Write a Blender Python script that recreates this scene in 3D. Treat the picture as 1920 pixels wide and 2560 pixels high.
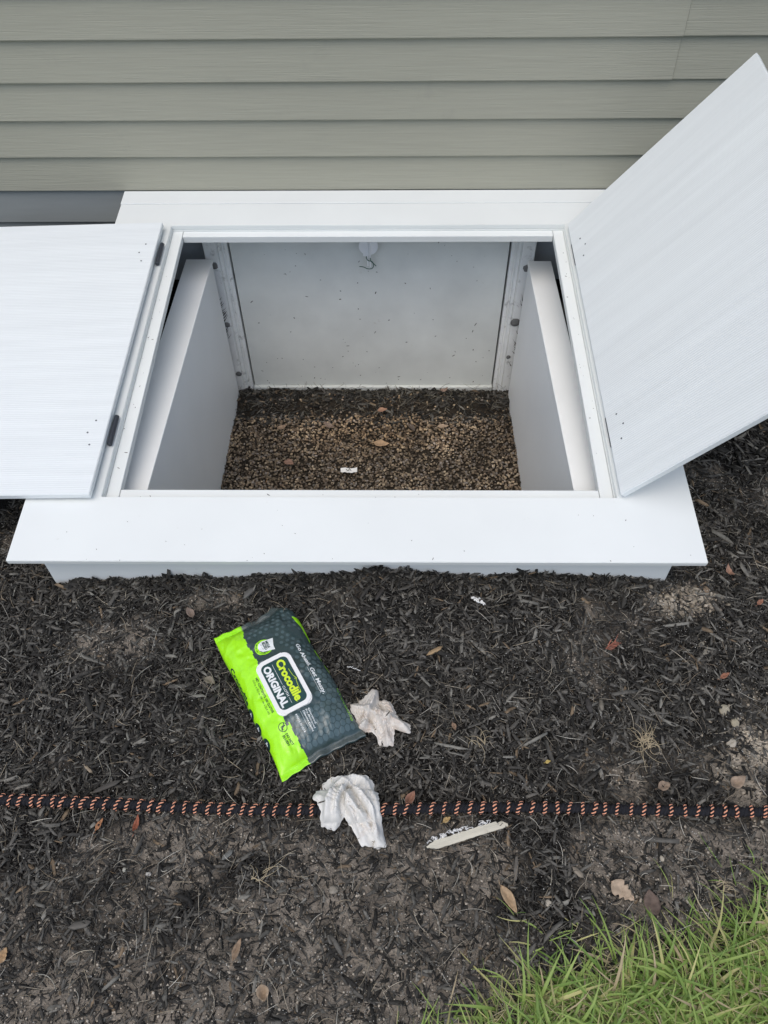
import bpy, bmesh, math, random
import numpy as np
from mathutils import Matrix, Vector
random.seed(7); RNG = np.random.default_rng(11)
for o in list(bpy.data.objects): bpy.data.objects.remove(o)
SC = bpy.context.scene
COL = SC.collection
# ------------------------------------------------------------------ camera
CH, CP, CYAW, CROLL, CF = 1.4, .8798, .0218, .0145, 1867.9
def rz(v, a):
    c, s = math.cos(a), math.sin(a); return Vector((c*v[0]-s*v[1], s*v[0]+c*v[1], v[2]))
_f = rz((0, math.cos(CP), -math.sin(CP)), CYAW); _u = rz((0, math.sin(CP), math.cos(CP)), CYAW); _r = rz((1, 0, 0), CYAW)
_u2 = math.cos(CROLL)*_u + math.sin(CROLL)*_r; _r2 = math.cos(CROLL)*_r - math.sin(CROLL)*_u
cd = bpy.data.cameras.new('camera'); cam = bpy.data.objects.new('camera', cd); COL.objects.link(cam)
M = Matrix((( _r2[0], _u2[0], -_f[0], 0), (_r2[1], _u2[1], -_f[1], 0), (_r2[2], _u2[2], -_f[2], CH), (0, 0, 0, 1)))
cam.matrix_world = M
cd.sensor_fit = 'HORIZONTAL'; cd.sensor_width = 36; cd.lens = 36*CF/1920; cd.clip_end = 500; cd.clip_start = .02
SC.camera = cam
# ------------------------------------------------------------------ light
SUN_EL, SUN_AZ = math.radians(66), math.radians(205)      # soft sun behind and left of the camera
w = bpy.data.worlds.new('World'); SC.world = w; w.use_nodes = True
nt = w.node_tree; nt.nodes.clear()
sky = nt.nodes.new('ShaderNodeTexSky'); sky.sky_type = 'NISHITA'; sky.sun_disc = False
sky.sun_elevation = SUN_EL; sky.sun_rotation = SUN_AZ; sky.air_density = 1.0; sky.dust_density = 2.6; sky.ozone_density = 1.2
bg = nt.nodes.new('ShaderNodeBackground'); bg.inputs[1].default_value = .15
wo = nt.nodes.new('ShaderNodeOutputWorld'); nt.links.new(sky.outputs[0], bg.inputs[0]); nt.links.new(bg.outputs[0], wo.inputs[0])
sl = bpy.data.lights.new('sun', 'SUN'); sl.energy = 1.0; sl.angle = math.radians(70); sl.color = (1, .985, .90)
so = bpy.data.objects.new('sun', sl); COL.objects.link(so)
sd = Vector((math.cos(SUN_EL)*math.sin(SUN_AZ), math.cos(SUN_EL)*math.cos(SUN_AZ), math.sin(SUN_EL)))
so.rotation_euler = sd.to_track_quat('Z', 'Y').to_euler()
vs = SC.view_settings; vs.view_transform = 'Standard'; vs.look = 'None'; vs.exposure = 0.24; vs.gamma = 1; vs.use_curve_mapping = False
SC.render.engine = 'CYCLES'
# ------------------------------------------------------------------ helpers
WM = {}
def obj(name, me, mat=None, parent=None, W=None):
    o = bpy.data.objects.new(name, me); COL.objects.link(o)
    W = W or Matrix.Identity(4); WM[o] = W
    if me is not None and mat is not None and len(me.materials) == 0:
        for m in (mat if isinstance(mat, (list, tuple)) else [mat]): me.materials.append(m)
    if parent is not None:
        o.parent = parent; o.matrix_basis = WM[parent].inverted() @ W
    else: o.matrix_basis = W
    return o
def tag(o, label, cat, group=None):
    o['label'] = label; o['category'] = cat
    if group: o['group'] = group
    return o
def thing(name, label, cat, W=None, group=None):
    return tag(obj(name, None, None, None, W), label, cat, group)
def kind(o, k): o['kind'] = k; return o
def mesh(name, V, Fc, smooth=False, col=None, uv=None, mi=None):
    me = bpy.data.meshes.new(name)
    V = np.asarray(V, dtype=np.float32); 
    if isinstance(Fc, np.ndarray):
        n, k = Fc.shape
        me.vertices.add(len(V)); me.vertices.foreach_set('co', V.ravel())
        me.loops.add(n*k); me.loops.foreach_set('vertex_index', Fc.astype(np.int32).ravel())
        me.polygons.add(n); me.polygons.foreach_set('loop_start', np.arange(0, n*k, k, dtype=np.int32))
        me.polygons.foreach_set('loop_total', np.full(n, k, dtype=np.int32))
    else: me.from_pydata([tuple(map(float, v)) for v in V], [], Fc)
    me.update(calc_edges=True)
    if smooth: me.polygons.foreach_set('use_smooth', [True]*len(me.polygons))
    if mi is not None: me.polygons.foreach_set('material_index', np.asarray(mi, dtype=np.int32))
    if col is not None:
        a = me.color_attributes.new('tint', 'FLOAT_COLOR', 'POINT')
        c = np.ones((len(V), 4), dtype=np.float32); c[:, :3] = col; a.data.foreach_set('color', c.ravel())
    if uv is not None:
        l = me.uv_layers.new(name='UVMap'); idx = np.empty(len(me.loops), dtype=np.int32); me.loops.foreach_get('vertex_index', idx)
        l.data.foreach_set('uv', np.asarray(uv, dtype=np.float32)[idx].ravel())
    me.validate(); return me
def bm_mesh(bm, name='m', smooth=False):
    bmesh.ops.recalc_face_normals(bm, faces=bm.faces)
    me = bpy.data.meshes.new(name); bm.to_mesh(me); bm.free()
    if smooth: me.polygons.foreach_set('use_smooth', [True]*len(me.polygons))
    return me
def box(x0, x1, y0, y1, z0, z1, bev=.0012, seg=1):
    bm = bmesh.new(); bmesh.ops.create_cube(bm, size=1)
    for v in bm.verts: v.co = Vector(((x0+x1)/2+v.co.x*(x1-x0), (y0+y1)/2+v.co.y*(y1-y0), (z0+z1)/2+v.co.z*(z1-z0)))
    if bev: bmesh.ops.bevel(bm, geom=bm.edges[:], offset=bev, segments=seg, affect='EDGES')
    return bm_mesh(bm)
def hexa(c, bev=.001):          # eight corners, bottom four then top four, same winding
    bm = bmesh.new(); v = [bm.verts.new(p) for p in c]
    for f in ((3,2,1,0),(4,5,6,7),(0,1,5,4),(1,2,6,5),(2,3,7,6),(3,0,4,7)): bm.faces.new([v[i] for i in f])
    if bev: bmesh.ops.bevel(bm, geom=bm.edges[:], offset=bev, segments=1, affect='EDGES')
    return bm_mesh(bm)
def tube(pts, rad, n=6, closed_ends=True):
    pts = [Vector(p) for p in pts]; V = []; Fc = []; N = len(pts); a = None
    for i, p in enumerate(pts):
        t = (pts[min(i+1, N-1)]-pts[max(i-1, 0)]).normalized()
        if a is None: a = t.orthogonal().normalized()
        a = (a - t*a.dot(t)).normalized(); b = t.cross(a)
        r = rad[i] if hasattr(rad, '__len__') else rad
        for k in range(n): an = 2*math.pi*k/n; V.append(p + r*(math.cos(an)*a+math.sin(an)*b))
    for i in range(N-1):
        for k in range(n): Fc.append((i*n+k, i*n+(k+1) % n, (i+1)*n+(k+1) % n, (i+1)*n+k))
    if closed_ends: Fc.append(tuple(range(n))[::-1]); Fc.append(tuple(range((N-1)*n, N*n)))
    return V, Fc
def join(parts):
    V = []; Fc = []
    for v, f in parts:
        k = len(V); V.extend(v); Fc.extend([tuple(i+k for i in q) for q in f])
    return V, Fc
# numpy value noise
_tab = RNG.random((256, 256))
def vn(x, y, s=1.0, o=0):
    x = np.asarray(x)*s+o*17.3+100; y = np.asarray(y)*s+o*31.7+100
    i = np.floor(x).astype(int); j = np.floor(y).astype(int); u = x-i; v = y-j; u = u*u*(3-2*u); v = v*v*(3-2*v)
    g = lambda a, b: _tab[a % 256, b % 256]
    return (g(i,j)*(1-u)+g(i+1,j)*u)*(1-v)+(g(i,j+1)*(1-u)+g(i+1,j+1)*u)*v
def fbm(x, y, s, n=4, o=0):
    r = 0; a = .5; t = 0
    for k in range(n): r = r+a*vn(x, y, s*2**k, o+k); t += a; a *= .5
    return r/t
# ------------------------------------------------------------------ materials
def mat(name, col, rough=.6, spec=.5, bump=None, var=0.0, vscale=8, attr=False, wave=None, coat=0, stretch=None, grime=None, bscale=1, trans=0):
    m = bpy.data.materials.new(name); m.use_nodes = True; n = m.node_tree.nodes; L = m.node_tree.links
    b = n['Principled BSDF']; b.inputs['Base Color'].default_value = (*col, 1); b.inputs['Roughness'].default_value = rough
    b.inputs['Specular IOR Level'].default_value = spec; b.inputs['Coat Weight'].default_value = coat
    tc = n.new('ShaderNodeTexCoord'); mp = n.new('ShaderNodeMapping'); L.new(tc.outputs['Object'], mp.inputs[0])
    if stretch: mp.inputs['Scale'].default_value = stretch
    out = None
    if attr:
        at = n.new('ShaderNodeAttribute'); at.attribute_name = 'tint'; out = at.outputs['Color']
    if var:
        no = n.new('ShaderNodeTexNoise'); no.inputs['Scale'].default_value = vscale; no.inputs['Detail'].default_value = 6; L.new(mp.outputs[0], no.inputs[0])
        mr = n.new('ShaderNodeMapRange'); mr.inputs[1].default_value = .25; mr.inputs[2].default_value = .75; mr.inputs[3].default_value = 1-var; mr.inputs[4].default_value = 1+var*.5
        L.new(no.outputs[0], mr.inputs[0])
        mx = n.new('ShaderNodeVectorMath'); mx.operation = 'SCALE'
        if out: L.new(out, mx.inputs[0])
        else: mx.inputs[0].default_value = col
        L.new(mr.outputs[0], mx.inputs['Scale']); out = mx.outputs[0]
    if grime:       # (scale, threshold, colour, amount)
        no = n.new('ShaderNodeTexNoise'); no.inputs['Scale'].default_value = grime[0]; no.inputs['Detail'].default_value = 8; no.inputs['Roughness'].default_value = .7; L.new(tc.outputs['Object'], no.inputs[0])
        mr = n.new('ShaderNodeMapRange'); mr.inputs[1].default_value = grime[1]; mr.inputs[2].default_value = grime[1]+.12; mr.inputs[4].default_value = grime[3]; L.new(no.outputs[0], mr.inputs[0])
        mx = n.new('ShaderNodeMix'); mx.data_type = 'RGBA'; L.new(mr.outputs[0], mx.inputs[0])
        if out: L.new(out, mx.inputs[6])
        else: mx.inputs[6].default_value = (*col, 1)
        mx.inputs[7].default_value = (*grime[2], 1); out = mx.outputs[2]
    if out: L.new(out, b.inputs['Base Color'])
    h = None
    if wave:        # (axis, scale, distortion, strength, distance)
        wv = n.new('ShaderNodeTexWave'); wv.wave_type = 'BANDS'; wv.bands_direction = wave[0]; wv.inputs['Scale'].default_value = wave[1]
        wv.inputs['Distortion'].default_value = wave[2]; wv.inputs['Detail'].default_value = 3; wv.inputs['Detail Scale'].default_value = .6; L.new(mp.outputs[0], wv.inputs[0])
        bp = n.new('ShaderNodeBump'); bp.inputs['Strength'].default_value = wave[3]; bp.inputs['Distance'].default_value = wave[4]; L.new(wv.outputs['Fac'], bp.inputs['Height']); h = bp
    if bump:        # (scale, strength, distance)
        no = n.new('ShaderNodeTexNoise'); no.inputs['Scale'].default_value = bump[0]; no.inputs['Detail'].default_value = 5; L.new(mp.outputs[0], no.inputs[0])
        bp = n.new('ShaderNodeBump'); bp.inputs['Strength'].default_value = bump[1]; bp.inputs['Distance'].default_value = bump[2]; L.new(no.outputs[0], bp.inputs['Height'])
        if h: L.new(h.outputs[0], bp.inputs['Normal'])
        h = bp
    if h: L.new(h.outputs[0], b.inputs['Normal'])
    if trans:
        b.inputs['Transmission Weight'].default_value = 0
        t = n.new('ShaderNodeBsdfTranslucent'); ad = n.new('ShaderNodeMixShader'); ad.inputs[0].default_value = trans
        L.new(b.outputs[0], ad.inputs[1]); L.new(t.outputs[0], ad.inputs[2])
        if out: L.new(out, t.inputs[0])
        else: t.inputs[0].default_value = (*col, 1)
        L.new(ad.outputs[0], n['Material Output'].inputs[0])
    return m
MS = dict(
 pvc=mat('white_pvc', (.78,.80,.775), .45, .4, bump=(60,.05,.001), var=.05, vscale=3.5, grime=(30,.66,(.50,.47,.40),.35)),
 pvc_in=mat('white_pvc_inside', (.90,.905,.88), .5, .4, bump=(50,.05,.001), var=.05, vscale=4, grime=(22,.68,(.45,.42,.36),.4)),
 grain=mat('grained_white_board', (.775,.805,.80), .55, .35, var=.06, vscale=40, stretch=(.06,1,1), wave=('Y',54,4.5,.26,.0012), bump=(90,.35,.0010)),
 siding=mat('siding_vinyl', (.36,.352,.28), .5, .4, var=.07, vscale=170, stretch=(.035,1,1.5), bump=(260,.75,.0013), grime=(9,.60,(.29,.285,.235),.35)),
 slate=mat('slate_grey_siding', (.25,.265,.255), .6, .3, var=.10, vscale=30, stretch=(.1,1,1), bump=(160,.3,.0008)),  # lowest lap boards, coloured darker and bluer than the courses above
 found=mat('foundation_concrete', (.36,.38,.39), .9, .2, bump=(40,.4,.004), var=.2, vscale=12),
 cdoor=mat('crawl_door_paint', (.78,.80,.755), .5, .4, var=.12, vscale=7, grime=(26,.66,(.35,.30,.2),.35), bump=(90,.05,.001)),
 dirty=mat('dirty_white_casing', (.88,.89,.86), .6, .3, var=.10, vscale=14, grime=(30,.56,(.20,.19,.16),.55), bump=(60,.3,.002)),
 plug=mat('grey_foam_plug', (.2,.2,.19), .9, .2, bump=(200,.5,.002), var=.2, vscale=60),
 hinge=mat('blackened_hinge', (.035,.04,.05), .4, .5),
 screw=mat('screw_hole', (.12,.13,.14), .6, .3),
 mud=mat('dried_mud', (.07,.06,.045), .9, .1),
 clip=mat('latch_plastic', (.92,.93,.93), .35, .5),
 wire=mat('green_wire', (.02,.10,.06), .4, .5),
 soil=mat('bare_soil', (.06,.05,.04), .95, .1, attr=True, var=.35, vscale=90, bump=(220,.9,.006)),
 mulch=mat('black_mulch', (.03,.03,.03), .75, .25, attr=True, var=.35, vscale=120, bump=(300,.5,.0015)),
 pebble=mat('pea_gravel_stone', (.3,.25,.2), .7, .3, attr=True, var=.2, vscale=150),
 grassm=mat('grass_blade', (.1,.2,.02), .45, .35, attr=True, trans=.3),
 straw=mat('dry_straw', (.4,.33,.22), .7, .2, attr=True),
 cloth=mat('damp_white_wipe', (.86,.84,.79), .85, .15, bump=(500,.3,.0004), trans=.22, grime=(16,.57,(.62,.50,.40),.4)),
 cloth2=mat('soiled_wipe', (.80,.75,.68), .85, .15, bump=(900,.5,.0006), trans=.18, grime=(18,.50,(.55,.42,.32),.6)),
 cord=mat('black_braid', (.016,.016,.020), .8, .3, bump=(600,1,.002)),
 orange=mat('salmon_strand', (.80,.37,.23), .7, .2),
 green=mat('lime_film', (.38,.86,.012), .28, .5, bump=(28,.35,.004), coat=.2),
 teal=mat('dark_teal_film', (.035,.06,.06), .28, .5, bump=(30,.45,.005), coat=.4),
 hexm=mat('hexagon_print', (.075,.115,.12), .3, .5, bump=(30,.4,.004), coat=.4),
 seal=mat('clear_film_seal', (.07,.09,.085), .2, .6, bump=(120,.5,.002), coat=.5),
 lid=mat('white_lid_plastic', (.82,.81,.78), .4, .4, grime=(60,.62,(.45,.36,.28),.4)),
 ink_w=mat('white_ink', (.78,.80,.78), .4, .4), ink_y=mat('yellow_green_ink', (.62,.80,.03), .4, .4), ink_d=mat('dark_ink', (.015,.04,.035), .4, .4),
 label=mat('label_teal', (.015,.055,.05), .35, .4),
)
# ------------------------------------------------------------------ ground
YF, ZF, SL = .9005, .1494, .1181           # front edge of the cover, and its slope
XL, XR, TB = -.806, .6427, 1.264           # sides and length of the cover
FX0, FX1, FY = -.765, .600, .945           # box under it
YW = 2.156                                 # face of the siding
GX = np.array([-.6,-.3,.0,.13,.22,.37,.5,.64,1.5,3]); GY = np.array([-.03,.03,.07,.13,.19,.225,.245,.31,.50,.6])
def grass_edge(x): return np.interp(x, GX, GY)
def heap(x, y):
    x = np.asarray(x, float)
    xs = np.array([-1.2,-.79,-.74,-.62,-.5,-.38,-.28,-.15,-.05,.02,.1,.2,.27,.36,.45,.55,.62,.9])
    zs = np.array([.0,.0,.004,.020,.026,.020,.026,.036,.050,.047,.033,.024,.040,.040,.022,.020,.006,0])
    return (np.interp(x, xs, zs)*1.12+.020*(vn(x, x*0+3, 26, 2)-.45)*(x > -.78)*(x < .62)+.010*(vn(x, x*0+1, 70, 4)-.5))*np.exp(-np.clip(FY-y, 0, 9)**2/.006)*np.where(y > FY+.02, .3, 1)
def bare(x, y):         # 0 deep mulch .. 1 bare soil
    n = fbm(x, y, 7.5, 4, 3)
    a = np.clip((.44-y)/.3, 0, 1)*.5+.1
    a = a+.50*np.exp(-((x-.71)/.09)**2-((y-.60)/.14)**2)+.42*np.exp(-((x-.64)/.08)**2-((y-.90)/.05)**2)+.3*np.exp(-((x-.5)/.35)**2-((y-.38)/.06)**2)
    a = a+.3*np.exp(-((x+.31)/.12)**2-((y-.40)/.035)**2)+.25*np.exp(-((x+.47)/.10)**2-((y-.16)/.06)**2)
    return np.clip((n+a-.70)/.17, 0, 1)*np.clip(.25+1.25*fbm(x, y, 38, 3, 13), 0, 1)
def gz(x, y):
    return (fbm(x, y, 5, 3, 9)-.5)*.022+(fbm(x, y, 28, 2, 5)-.5)*.008+heap(x, y)-.004*bare(x, y)
HX0, HX1, HY0, HY1 = -.588, .431, .965, 2.20
xs = np.unique(np.concatenate([np.arange(-1.7, 1.71, .0125), [HX0, HX1]])); ys = np.unique(np.concatenate([np.arange(-.9, 2.2, .0125), [HY0, HY1]]))
GXX, GYY = np.meshgrid(xs, ys); Z = gz(GXX, GYY)
m_in = (GXX > FX0+.02) & (GXX < FX1-.02) & (GYY > FY+.01); Z[m_in] = -.02
br = bare(GXX, GYY)[..., None]; gr = np.clip((grass_edge(GXX)+.02-GYY)/.06, 0, 1)[..., None]
cn = fbm(GXX, GYY, 60, 3, 21)[..., None]
sand = (np.exp(-((GXX-.70)/.10)**2-((GYY-.62)/.14)**2)+np.exp(-((GXX-.64)/.07)**2-((GYY-.90)/.04)**2))[..., None].clip(0, 1)
C_ = (1-br)*np.array([.013,.012,.011])+br*((1-sand)*np.array([.235,.203,.165])+sand*np.array([.55,.48,.38]))*(.45+1.1*cn)
C_ = (1-gr)*C_+gr*np.array([.05,.045,.02])
ny, nx = GXX.shape; V = np.stack([GXX, GYY, Z], -1).reshape(-1, 3); idx = np.arange(ny*nx).reshape(ny, nx)
Fq = np.stack([idx[:-1,:-1], idx[:-1,1:], idx[1:,1:], idx[1:,:-1]], -1).reshape(-1, 4)
cxm = (GXX[:-1,:-1]+GXX[1:,1:]).ravel()/2; cym = (GYY[:-1,:-1]+GYY[1:,1:]).ravel()/2
Fq = Fq[~((cxm > HX0) & (cxm < HX1) & (cym > HY0) & (cym < HY1))]
# far skirt of the same sheet
def skirt(V, C, Fq):
    V = list(map(tuple, V)); C = list(map(tuple, C)); Fl = Fq.tolist()
    R = [(-40,-40),(0,-40),(40,-40),(40,2.2),(-40,2.2)]
    def quad(a, b, c, d):
        k = len(V)
        for p in (a, b, c, d): V.append((*p, -.004)); C.append((.05,.07,.02))
        Fl.append([k, k+1, k+2, k+3])
    quad((-40,-40),(40,-40),(40,-.9),(-40,-.9)); quad((-40,-.9),(-1.7,-.9),(-1.7,2.2),(-40,2.2)); quad((1.7,-.9),(40,-.9),(40,2.2),(1.7,2.2))
    return np.array(V), np.array(C), np.array(Fl)
V, Cc, Fq = skirt(V, C_.reshape(-1, 3), Fq)
kind(obj('ground', mesh('ground', V, Fq, True, Cc), MS['soil']), 'structure')
# ------------------------------------------------------------------ house wall
house = thing('house_wall', 'grey green vinyl lap siding wall behind the white well cover', 'wall')
def lap(x0, x1, z0, z1, back=0.0):
    y = YW+back; P = [(y+.012, z0+.0015), (y+.001, z0), (y, z0+.002), (y+.0135, z1+.012), (y+.0175, z1+.012), (y+.0165, z0+.006)]
    V = [(x, a, b) for x in (x0, x1) for a, b in P]; n = len(P)
    Fc = [(i, (i+1) % n, n+(i+1) % n, n+i) for i in range(n)]+[tuple(range(n))[::-1], tuple(range(n, 2*n))]
    return mesh('lap', V, Fc)
rows = [-.004, .097, .197, .297, .396, .497, .595, .697]+[.697+.1*k for k in range(1, 22)]
for i in range(len(rows)-1):
    z0, z1 = rows[i], rows[i+1]
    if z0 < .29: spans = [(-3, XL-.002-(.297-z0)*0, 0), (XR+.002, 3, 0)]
    elif abs(z0-.595) < .01 or abs(z0-.697) < .01: spans = [(-3, .734, 0), (.7352, 3, .0030)]
    elif i % 2: spans = [(-3, 1.31, 0), (1.3105, 3, .0016)]
    else: spans = [(-3, 3, 0)]
    for a, b, bk in spans:
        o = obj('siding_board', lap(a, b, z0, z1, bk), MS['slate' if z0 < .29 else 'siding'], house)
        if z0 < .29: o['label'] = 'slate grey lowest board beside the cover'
obj('sheathing', box(-3, 3, YW+.021, YW+.12, .30, 2.9, 0), MS['found'], house)
bm = box(-3, 3, YW+.022, YW+.12, -1.0, .2985, 0)
obj('foundation', bm, MS['found'], house)
# mildew specks on siding
def flakes(pts, nrm_axis='y', s=(.001,.003), z=0):
    V = []; Fc = []
    for p in pts:
        k = len(V); r = random.uniform(*s); an = random.uniform(0, 6.28); e = random.choice([1,1,1.6,3]); 
        for q in range(6):
            t = 2*math.pi*q/6; a = r*e*math.cos(t)*random.uniform(.7,1.2); b = r*.7*math.sin(t)*random.uniform(.7,1.2)
            u, v = a*math.cos(an)-b*math.sin(an), a*math.sin(an)+b*math.cos(an)
            V.append((p[0]+u, p[1], p[2]+v) if nrm_axis == 'y' else (p[0]+u, p[1]+v, p[2]))
        c = len(V); V.append((p[0], p[1]-.0012, p[2]) if nrm_axis == 'y' else (p[0], p[1], p[2]+.0012))
        Fc += [(k+q, k+(q+1) % 6, c) for q in range(6)]
    return V, Fc
# ------------------------------------------------------------------ the white well cover
TOPM = Matrix.Translation((0, YF, ZF)) @ Matrix.Rotation(SL, 4, 'X')
cover = thing('well_cover', 'white boxed crawl space well cover with sloping top and two open doors', 'well cover', TOPM)
CL, CR, C1, C2 = -.641, .4825, .161, 1.096       # inner rim of the top sheet
def ring(x0, x1, y0, y1, a0, a1, b0, b1, z0, z1):
    bm = bmesh.new()
    lo = []; hi = []
    for z, L_ in ((z0, lo), (z1, hi)):
        for p in ((x0,y0),(x1,y0),(x1,y1),(x0,y1),(a0,b0),(a1,b0),(a1,b1),(a0,b1)): L_.append(bm.verts.new((*p, z)))
    for i in range(4):
        j = (i+1) % 4
        bm.faces.new((hi[i], hi[j], hi[4+j], hi[4+i])); bm.faces.new((lo[j], lo[i], lo[4+i], lo[4+j]))
        bm.faces.new((lo[i], lo[j], hi[j], hi[i])); bm.faces.new((lo[4+j], lo[4+i], hi[4+i], hi[4+j]))
    bmesh.ops.recalc_face_normals(bm, faces=bm.faces)
    e = [e for e in bm.edges if e.calc_face_angle(0) > .5]
    bmesh.ops.bevel(bm, geom=e, offset=.0012, segments=2, affect='EDGES')
    return bm_mesh(bm)
obj('top_sheet', ring(XL, XR, 0, 1.198, CL, CR, C1, C2, -.013, 0), MS['pvc'], cover, TOPM)
obj('back_strip', box(XL-.002, XR, 1.1995, TB-.004, -.014, .0008), MS['pvc'], cover, TOPM)
obj('rim_spacer', ring(CL-.03, CR+.03, C1-.03, C2+.03, CL+.0015, CR-.0015, C1+.0015, C2-.0015, -.036, -.0135), MS['pvc'], cover, TOPM)
SW = .031
obj('stop_strip', box(CL+.002, CL+SW, C1+.002, C2-.002, -.036, -.017), MS['pvc'], cover, TOPM)
obj('stop_strip', box(CR-SW, CR-.002, C1+.002, C2-.002, -.036, -.017), MS['pvc'], cover, TOPM)
obj('stop_strip', box(CL+SW+.0012, CR-SW-.0012, C1+.002, C1+SW, -.036, -.0175), MS['pvc'], cover, TOPM)
obj('stop_strip', box(CL+SW+.0012, CR-SW-.0012, C2-.026, C2-.002, -.038, -.0175), MS['pvc'], cover, TOPM)
def topz(y, h=0): return ZF+(y-YF)*math.tan(SL)+h
def wallbox(x0, x1, y0, y1, zb):
    return hexa([(x0,y0,zb),(x1,y0,zb),(x1,y1,zb),(x0,y1,zb),(x0,y0,topz(y0,-.0145)),(x1,y0,topz(y0,-.0145)),(x1,y1,topz(y1,-.0145)),(x0,y1,topz(y1,-.0145))])
I4 = Matrix.Identity(4)
obj('front_panel', wallbox(FX0, FX1, FY, FY+.019, -.52), MS['pvc'], cover, I4)
obj('side_panel', wallbox(FX0, FX0+.019, FY+.0205, YW-.002, -.1), MS['pvc'], cover, I4)
obj('side_panel', wallbox(FX1-.019, FX1, FY+.0205, YW-.002, -.1), MS['pvc'], cover, I4)
# doors
DW, D0, D1, DT = .555, .150, 1.078, .015
def door(label, W, hinge_side, DW=DW, D0=D0):
    d = obj('door_leaf', box(0, DW, D0, D1, 0, DT, .0014, 2), MS['grain'], cover, W); d['label'] = label
    for t in (D0+.17, D1-.13):
        for k in range(3):
            sx = .030+.012*(k % 2); bm = bmesh.new(); bmesh.ops.create_cone(bm, segments=10, radius1=.0022, radius2=.0022, depth=.0008, cap_ends=True)
            o = obj('screw', bm_mesh(bm), MS['screw'], d, W @ Matrix.Translation((sx, t+.035*(k-1), DT+.0003 if hinge_side else -.0003)))
    return d
WL = TOPM @ Matrix.Translation((-.655, 0, .010)) @ Matrix.Rotation(math.radians(1.3), 4, 'Z') @ Matrix.Rotation(math.radians(178.7), 4, 'Y')
# left leaf turned right over: local x to the left, its inner face up
WL = TOPM @ Matrix.Translation((-.6565, 0, .0255)) @ Matrix.Rotation(math.radians(-1.6), 4, 'Y') @ Matrix.Diagonal((-1, 1, -1, 1))
dl = door('left leaf lying flat open with grained face up', WL, False)
th = math.radians(53)
WR = TOPM @ Matrix.Translation((.497, 0, .006)) @ Matrix.Rotation(-th, 4, 'Y') @ Matrix.Translation((0, 0, -.0))
dr = door('right leaf standing half open and leaning out', WR, True, .57, .158)
for d, W, xx, zz in ((dl, TOPM, -.6490, .008), (dr, TOPM, .4945, .002)):
    for t in (D0+.19, D1-.115):
        bm = bmesh.new(); bmesh.ops.create_cone(bm, segments=14, radius1=.0058, radius2=.0058, depth=.085, cap_ends=True)
        bmesh.ops.bevel(bm, geom=[e for e in bm.edges if len(e.link_faces) == 2 and e.calc_face_angle(0) > 1], offset=.001, segments=1, affect='EDGES')
        o = obj('hinge', bm_mesh(bm, smooth=False), MS['hinge'], d, W @ Matrix.Translation((xx, t, zz)) @ Matrix.Rotation(math.pi/2, 4, 'X'))
# dirt specks on the stops
V, Fc = flakes([(random.uniform(CL+.04, CR-.04), C1+.012+random.uniform(-.006,.008), -.0172) for _ in range(14)]+[(CL+.012+random.uniform(-.008,.012), random.uniform(.2,1), -.0167) for _ in range(16)]+[(CR-.015+random.uniform(-.01,.008), random.uniform(.2,1), -.0167) for _ in range(18)]+[(random.uniform(-.7,.55), random.uniform(.02,.14), .0003) for _ in range(16)]+[(random.uniform(-.78,.62), abs(random.gauss(0,.012))+.002, .0003) for _ in range(9)], 'z', (.0005,.0015))
kind(obj('dirt_specks', mesh('specks', V, Fc), MS['mud'], cover, TOPM), 'stuff')
# ------------------------------------------------------------------ liner boards inside the well
for side, xi, xo, zt, lab in ((-1, -.572, -.655, .105, 'left white liner board with capped top edge inside the well'), (1, .415, .488, .096, 'right white liner board with capped top edge inside the well')):
    t = thing('liner_board', lab, 'board', Matrix.Translation((xi, 1.5, -.5)), 'white liner boards inside the well')
    a, b = sorted((xi+side*.003, xi+side*.017)); obj('panel', box(a, b, .966, 2.095, -.53, zt-.0135), MS['pvc_in'], t)
    a, b = sorted((xi, xo)); obj('cap', box(a, b, .966, 2.098, zt-.012, zt), MS['pvc_in'], t)
# ------------------------------------------------------------------ crawl space door
cdr = thing('crawl_space_door', 'dirt flecked off white crawl space door at the back of the well', 'door', Matrix.Translation((-.08, 2.13, -.46)))
obj('panel', box(-.522, .3595, 2.140, 2.158, -.443, .285, .0015), MS['cdoor'], cdr)
obj('sill', box(-.525, .362, 2.128, 2.157, -.475, -.4450, .002), MS['cdoor'], cdr)
def casing(x_in, s):
    prof = [(0,2.150),(0,2.134),(.010,2.131),(.0125,2.136),(.016,2.136),(.020,2.126),(.028,2.124),(.031,2.129),(.034,2.124),(.072,2.122),(.075,2.126),(.075,2.160),(0,2.160)]
    V = []; n = len(prof)
    for z in (-.52, .285):
        for a, y in prof: V.append((x_in+s*a, y, z))
    Fc = [(i, (i+1) % n, n+(i+1) % n, n+i) for i in range(n)]+[tuple(range(n)), tuple(range(n, 2*n))]
    bm = bmesh.new(); vv = [bm.verts.new(v) for v in V]
    for f in Fc: bm.faces.new([vv[i] for i in f])
    return bm_mesh(bm)
for xi, s in ((-.5275, -1), (.3655, 1)): obj('casing', casing(xi, s), MS['dirty'], cdr)
for x, z, r in ((-.576,-.161,.011),(-.569,-.376,.011),(-.578,.067,.013),(.409,-.153,.016),(.421,.055,.013),(.404,-.30,.008)):
    bm = bmesh.new(); bmesh.ops.create_icosphere(bm, subdivisions=2, radius=r)
    for v in bm.verts: v.co *= random.uniform(.85,1.12); v.co.y *= .25
    obj('foam_plug', bm_mesh(bm, smooth=True), MS['plug'], cdr, Matrix.Translation((x, 2.1215, z)))
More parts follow.
